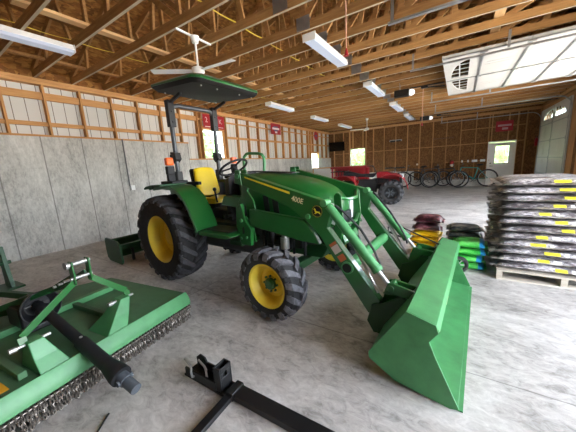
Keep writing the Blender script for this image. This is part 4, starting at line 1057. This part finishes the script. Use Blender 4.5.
for k in range(NB):
    z = .137+th*(k+.5)
    for row in (0, 1):
        ly_ = .56; sh = rnd.uniform(-.012, .02)
        a_ = rnd.uniform(-.3, .35)
        lab = [(a_, a_+.26, -.97, -.84, 1), (a_+.34, a_+.44, -1, -.86, 2)] if row == 0 else None
        o = pillow(.92, ly_, th*.92, 10+k*2+row, nx=26, ny=14, sag=.4, labels=lab, endm=3, flap=.06).build('soil_bag', [GREYBAG, YPRINT, WINK, GREYEND], None, smooth=60)
        o.location = (PX0+.44+sh, PY0+.31+row*.57, z); o.rotation_euler = (rnd.uniform(-.015, .015), 0, rnd.uniform(-.03, .03))
        tag(o, ('grey printed soil bag in the front column on the pallet, ' if row == 0 else 'grey soil bag in the rear column behind the front stack, ')+ordn[k], 'bag', 'grey bags stacked on the pallet')
# yellow and maroon bags
YX, YY = -.385, 4.92
for k in range(4):
    o = pillow(.42, .36, .096, 60+k, sag=.3).build('salt_bag', YBAG, None, smooth=60)
    o.location = (YX+rnd.uniform(-.02, .02), YY, .05+.1*k); o.rotation_euler = (0, 0, rnd.uniform(-.06, .06))
    tag(o, 'bright yellow filled bag, '+['lowest', 'second up', 'third up', 'topmost yellow'][k]+' of the pile under the maroon bags', 'bag', 'yellow bags behind the bucket')
for k in range(2):
    o = pillow(.40, .36, .125, 70+k, sag=.4).build('seed_bag', MBAG, None, smooth=60)
    o.location = (YX+.0+.02*k, YY+.0, .47+.135*k); o.rotation_euler = (0, 0, .05-.1*k)
    tag(o, ['lower', 'upper'][k]+' maroon plastic bag lying on the yellow bags', 'bag', 'maroon bags on the yellow pile')
GX, GY = .20, 4.5
for k in range(4):
    o = pillow(.36, .42, .094, 80+k, sag=.3, labels=[(.6, 1, -1, 1, 1)]).build('fertiliser_bag', [GBAG, BLBAG], None, smooth=60)
    o.location = (GX+rnd.uniform(-.02, .02), GY, .052+.104*k); o.rotation_euler = (0, 0, rnd.uniform(-.08, .03))
    tag(o, 'green and blue bag beside the bucket end, '+['lowest', 'second up', 'third up', 'topmost green one'][k], 'bag', 'green and blue bags by the bucket')
for k in range(5):
    o = pillow(.44, .36, .1, 90+k, sag=.3).build('slate_bag', SBAG, None, smooth=60)
    o.location = (GX-.06, GY+.46, .052+.106*k); o.rotation_euler = (0, 0, -.1+.04*k)
    tag(o, 'slate blue bag behind the green bags, '+['lowest', 'second up', 'middle one', 'fourth up', 'topmost slate one'][k], 'bag', 'slate bags behind the green bags')
# spoked wheel
t = thing('spare_wheel', 'small black spoked wheel leaning beside the far end of the bucket', 'wheel', (.08, 4.13, 0), .3)
MB().torus((0, 0, .125), .1, .025, 'y', 28, 10).build('wheel_tire', RUB, t)
m = MB().torus((0, 0, .125), .078, .006, 'y', 24, 6).cyl((0, -.03, .125), (0, .03, .125), .022)
for i in range(6): a = PI*i/3; m.bar((.02*math.cos(a), 0, .125+.02*math.sin(a)), (.078*math.cos(a), 0, .125+.078*math.sin(a)), .012, .012)
m.build('wheel_spokes', GALV, t)

# ------------------------------------------------------------------ ATV
ATVR = mat('quad_red_paint', '9c1c26', .35, coat=.3)
AT = thing('quad_bike', 'red four wheeled quad bike parked behind the tractor', 'quad bike', (-2.98, 10.45, 0), math.radians(10)); AT.scale = (1.22, 1.22, 1.22)
def atv_tire(x, sd):
    o = tire((x, sd*.42, .36), .36, .3, .17, 14, .03, RUBW, 'tire', AT, .3, .1)
    m = MB().lathe([(.11*sd, .175), (.12*sd, .165), (.05*sd, .14), (.05*sd, .001)], (x, sd*.42, .36), 'y', 24); m.build('wheel_disc', BLK, o)
    m = MB()
    for k in range(6): a = PI*k/3; m.bar((x+.03*math.cos(a), sd*.48, .36+.03*math.sin(a)), (x+.14*math.cos(a), sd*.5, .36+.14*math.sin(a)), .03, .02, (0, 1, 0))
    m.build('wheel_spokes', CAST, o)
for x_ in (-.72, .72):
    for sd in (-1, 1): atv_tire(x_, sd)
MB().prism([(-.8, .45), (.8, .45), (.7, .62), (-.7, .62)], -.16, .16).box((-.25, -.2, .36), (.3, .2, .75)).build('chassis', BLKP, AT, .02)
for x_ in (-.72, .72):
    for sd in (-1, 1):
        pp = [(x_+.48*math.cos(a), .46+.46*math.sin(a)) for a in [PI*(1-k/10)*1.0 for k in range(0, 11)]]
        if x_ > 0: pp = [p_ for p_ in pp if p_[0] > x_-.42]+[(x_+.5, .45)]
        MB().strip(pp[1:-1], *sorted((sd*.24, sd*.6)), .02).build('fender', ATVR, AT, .004)
MB().prism([(.3, .8), (.85, .74), (.96, .66), (.96, .82), (.6, .98), (.3, .98)], -.24, .24).build('front_body', ATVR, AT, .02)
MB().prism([(-.35, .72), (-1.05, .8), (-1.05, .88), (-.35, .88)], -.26, .26).build('rear_body', ATVR, AT, .02)
MB().prism([(-.75, .88), (.2, .82), (.3, .95), (.1, .93), (-.2, .93), (-.55, 1.03), (-.75, 1.03)], -.15, .15).build('seat', BLKP, AT, .03)
def rack(x0, x1, z_):
    m = MB()
    for y_ in (-.36, -.18, 0, .18, .36): m.tube([(x0, y_, z_), (x1, y_, z_)], .012, 6)
    for x_ in (x0, x1, (x0+x1)/2): m.tube([(x_, -.38, z_), (x_, .38, z_)], .014, 6)
    for y_ in (-.25, .25): m.tube([((x0+x1)/2, y_, z_), ((x0+x1)/2, y_, z_-.14)], .014, 6)
    m.build('rack', BLK, AT)
rack(.55, 1.1, 1.08); rack(-1.1, -.65, 1.04)
MB().tube([(.28, 0, .95), (.2, 0, 1.12), (.16, -.12, 1.18), (.05, -.38, 1.18)], .014, 8).tube([(.2, 0, 1.12), (.16, .12, 1.18), (.05, .38, 1.18)], .014, 8).build('handlebar', BLK, AT)
MB().tube([(.95, -.2, .5), (1.05, -.2, .6), (1.05, -.2, .85), (.96, -.2, .9)], .018, 8).tube([(.95, .2, .5), (1.05, .2, .6), (1.05, .2, .85), (.96, .2, .9)], .018, 8).tube([(1.05, -.2, .7), (1.05, .2, .7)], .018, 8).build('bumper', GALV, AT)
# red tool cart
t = thing('tool_cart', 'red open sided service cart standing behind the quad bike', 'cart', (-4.35, 12.3, 0), .05)
MB().box((-.85, -.35, 1.34), (.85, .35, 1.44)).build('cart_top', ATVR, t, .01)
MB().box((-.85, -.35, .25), (.85, .35, .32)).box((-.85, .32, .32), (.85, .35, 1.34)).build('cart_shelf', ATVR, t, .01)
for x_ in (-.8, .72):
    for y_ in (-.34, .27): MB().box((x_, y_, .1), (x_+.08, y_+.06, 1.34)).cyl((x_+.04, y_-.0, .07), (x_+.04, y_+.06, .07), .07, 14).build('leg', ATVR, t, .004)
tag(MB().lathe([(0, 0), (0, .16), (.45, .16), (.55, .07), (.62, .07), (.62, 0)], (-4.5, 12.2, .322), 'z', 18).build('jug', mat('pale_jug', 'ecc9b4', .4)), 'pale round jug on the shelf of the red cart', 'jug')
t = thing('leaning_panel', 'pale framed panel leaning against the wall at the far left', 'panel', (-6.6, 14.2, 0), .2)
MB().box((-.6, .0, .02), (.6, .03, 1.35)).build('panel_face', WHITE, t, smooth=0); MB().box((-.65, -.02, 0), (-.6, .05, 1.42)).box((.6, -.02, 0), (.65, .05, 1.42)).box((-.6, -.02, 1.36), (.6, .05, 1.42)).build('panel_frame', PLATE, t, smooth=0)
o = pillow(.6, .4, .2, 99).build('white_sack', WHITE, None, smooth=60); o.location = (-3.05, 12.2, .095); tag(o, 'white sack lying on the floor behind the quad bike', 'sack')
# far tarp covered vehicle dark shape
t = thing('utility_trailer', 'small dark trailer with black wheels behind the quad bike', 'trailer', (-2.9, 13.6, 0), .1)
MB().box((-.7, -.4, .35), (.7, .4, .42)).box((-.7, -.4, .42), (.7, -.36, .75)).box((-.7, .36, .42), (.7, .4, .75)).box((-.7, -.36, .42), (-.66, .36, .75)).box((.66, -.36, .42), (.7, .36, .75)).build('trailer_bed', BLK, t, .01)
for sd in (-1, 1): MB().torus((0, sd*.47, .3), .22, .08, 'y', 24, 8).cyl((0, sd*.4, .3), (0, sd*.5, .3), .12).build('wheel', RUB, t)

# ------------------------------------------------------------------ bicycles
def bicycle(x, y, rz, fm, label, lean=.06, s=1.0):
    t = thing('bicycle', label, 'bicycle', (x, y, 0), rz, 'bicycles along the far wall'); t.rotation_euler = (lean, 0, rz); t.scale = (s, s, s)
    for wx in (-.55, .55):
        w_ = MB().torus((wx, 0, .36), .33, .028, 'y', 32, 8).build('tire', RUB, t)
        m = MB().torus((wx, 0, .36), .3, .009, 'y', 28, 6).cyl((wx, -.04, .36), (wx, .04, .36), .025, 10)
        for k in range(12): a = PI*k/6; m.bar((wx, 0, .36), (wx+.3*math.cos(a), 0, .36+.3*math.sin(a)), .004, .004)
        m.build('wheel_spokes', GALV, w_)
    m = MB(); bbx = (-.1, 0, .32); st = (-.22, 0, .78); hd = (.36, 0, .82); hl = (.4, 0, .66)
    m.tube([bbx, st], .018, 8).tube([st, hd], .018, 8).tube([bbx, hl], .022, 8).tube([hd, hl], .02, 8)
    for s_ in (-1, 1): m.tube([(-.55, s_*.05, .36), bbx], .01, 6).tube([(-.55, s_*.05, .36), st], .009, 6)
    m.build('frame', fm, t)
    m = MB(); m.tube([hl, (.45, 0, .58)], .02, 8)
    for s_ in (-1, 1): m.tube([(.45, 0, .58), (.46, s_*.05, .55), (.55, s_*.05, .36)], .012, 6)
    m.build('fork', BLK, t)
    MB().tube([hd, (.34, 0, .95)], .014, 8).tube([(.3, -.3, .98), (.34, -.1, .95), (.34, .1, .95), (.3, .3, .98)], .013, 8).build('handlebar', BLK, t)
    MB().tube([st, (-.25, 0, .88)], .013, 8).ball((-.27, 0, .9), .1, 8, (1.2, .6, .35)).build('saddle', BLKP, t)
    MB().torus((-.1, 0, .32), .085, .008, 'y', 20, 6).tube([(-.1, -.06, .32), (.0, -.07, .2)], .01, 6).tube([(-.1, .06, .32), (-.2, .07, .44)], .01, 6).box((-.03, -.13, .19), (.05, -.07, .21)).build('crank', BLK, t)
BKF = mat('black_frame', '222428', .35); GRF = mat('graphite_frame', '55504f', .4)
bicycle(-1.95, 16.6, PI+.05, BKF, 'black bicycle farthest left along the far wall', s=1.3)
bicycle(-1.35, 17.15, .0, GRF, 'grey framed bicycle in the middle of the row by the far wall', s=1.25)
bicycle(-.6, 16.3, -.04, BKF, 'black bicycle standing in front of the grey one by the far wall', s=1.25)
bicycle(.62, 16.85, PI-.02, TEAL, 'teal framed bicycle nearest the entry door', s=1.25)

# ------------------------------------------------------------------ outdoors
def tree(x, y, h, r_, label):
    t = thing('tree', label, 'tree', (x, y, -.06), 0, 'trees outside the windows')
    MB().cyl((0, 0, 0), (0, 0, h*.5), .16, 10, .1).build('trunk', BARK, t)
    b = MB(); q = random.Random(int(x*10+y*7))
    for k in range(900):
        a = q.uniform(0, 2*PI); e = q.uniform(-1, 1); rr_ = q.uniform(.75, 1.05)*r_
        c = Vector((math.cos(a)*math.sqrt(1-e*e)*rr_, math.sin(a)*math.sqrt(1-e*e)*rr_, h*.55+e*h*.45)); s_ = q.uniform(.12, .26)
        d1 = Vector((q.gauss(0, 1), q.gauss(0, 1), q.gauss(0, 1))).normalized()*s_; d2 = d1.cross(Vector((q.gauss(0, 1), q.gauss(0, 1), q.gauss(0, 1)))).normalized()*s_*.7
        b.add([c-d1, c+d2, c+d1, c-d2], [(0, 1, 2, 3)])
    b.ball((0, 0, h*.55), 1, 12, (r_*.82, r_*.82, h*.37)); b.build('crown', LEAF, t, smooth=0)
for a in ((-19, 14, 6, 2.6, 'leafy green tree seen through the window behind the canopy post'), (-17, 26, 6.5, 2.8, 'leafy green tree outside the window at the far left corner'), (-10, 33, 5.5, 3, 'leafy green tree outside the bright far wall window'),
          (-3, 36, 6.5, 3, 'second leafy tree outside the far wall window'), (2.6, 27, 5.5, 2.4, 'leafy green tree outside the entry door glass'), (-23, 18, 6, 2.8, 'leafy tree farther off behind the left wall window')): tree(*a)

# ------------------------------------------------------------------ daylight
w = bpy.data.worlds.new('world'); scn.world = w; w.use_nodes = True
nt = w.node_tree; bg = nt.nodes['Background']
sky = nt.nodes.new('ShaderNodeTexSky'); sky.sky_type = 'NISHITA'; sky.sun_disc = False; sky.sun_elevation = math.radians(50); sky.sun_rotation = math.radians(250); sky.altitude = 0; sky.dust_density = 3
mixn = nt.nodes.new('ShaderNodeMix'); mixn.data_type = 'RGBA'; mixn.inputs[0].default_value = .25
hs_ = nt.nodes.new('ShaderNodeHueSaturation'); hs_.inputs['Saturation'].default_value = .45
nt.links.new(sky.outputs[0], hs_.inputs['Color']); nt.links.new(hs_.outputs[0], bg.inputs[0]); bg.inputs[1].default_value = .55
sun = bpy.data.lights.new('sun', 'SUN'); sun.energy = 3.0; sun.angle = math.radians(4); sun.color = (1, .95, .87)
so = bpy.data.objects.new('sun', sun); col.objects.link(so)
so.rotation_euler = Vector((.12, -.8, .95)).to_track_quat('Z', 'Y').to_euler()   # high sun from the far right: lights the yard, not the room
def portal(name, loc, dirv, sx_, sy_):
    l = bpy.data.lights.new(name, 'AREA'); l.shape = 'RECTANGLE'; l.size = sx_; l.size_y = sy_; l.cycles.is_portal = True
    o = bpy.data.objects.new(name, l); col.objects.link(o); o.location = loc; o.rotation_euler = Vector(dirv).to_track_quat('-Z', 'Z').to_euler()
for i in (0, 1):
    a, b = BAYS[i]; portal('bay_portal', (XR+.2, (a+b)/2, BH/2), (-1, 0, 0), b-a, BH)
scn.cycles.use_denoising = True; scn.cycles.max_bounces = 10; scn.cycles.diffuse_bounces = 4; scn.cycles.glossy_bounces = 4
scn.cycles.sample_clamp_indirect = 8
scn.view_settings.view_transform = 'Standard'; scn.view_settings.look = 'None'; scn.view_settings.gamma = 1; scn.view_settings.use_curve_mapping = False
scn.view_settings.exposure = 3.28
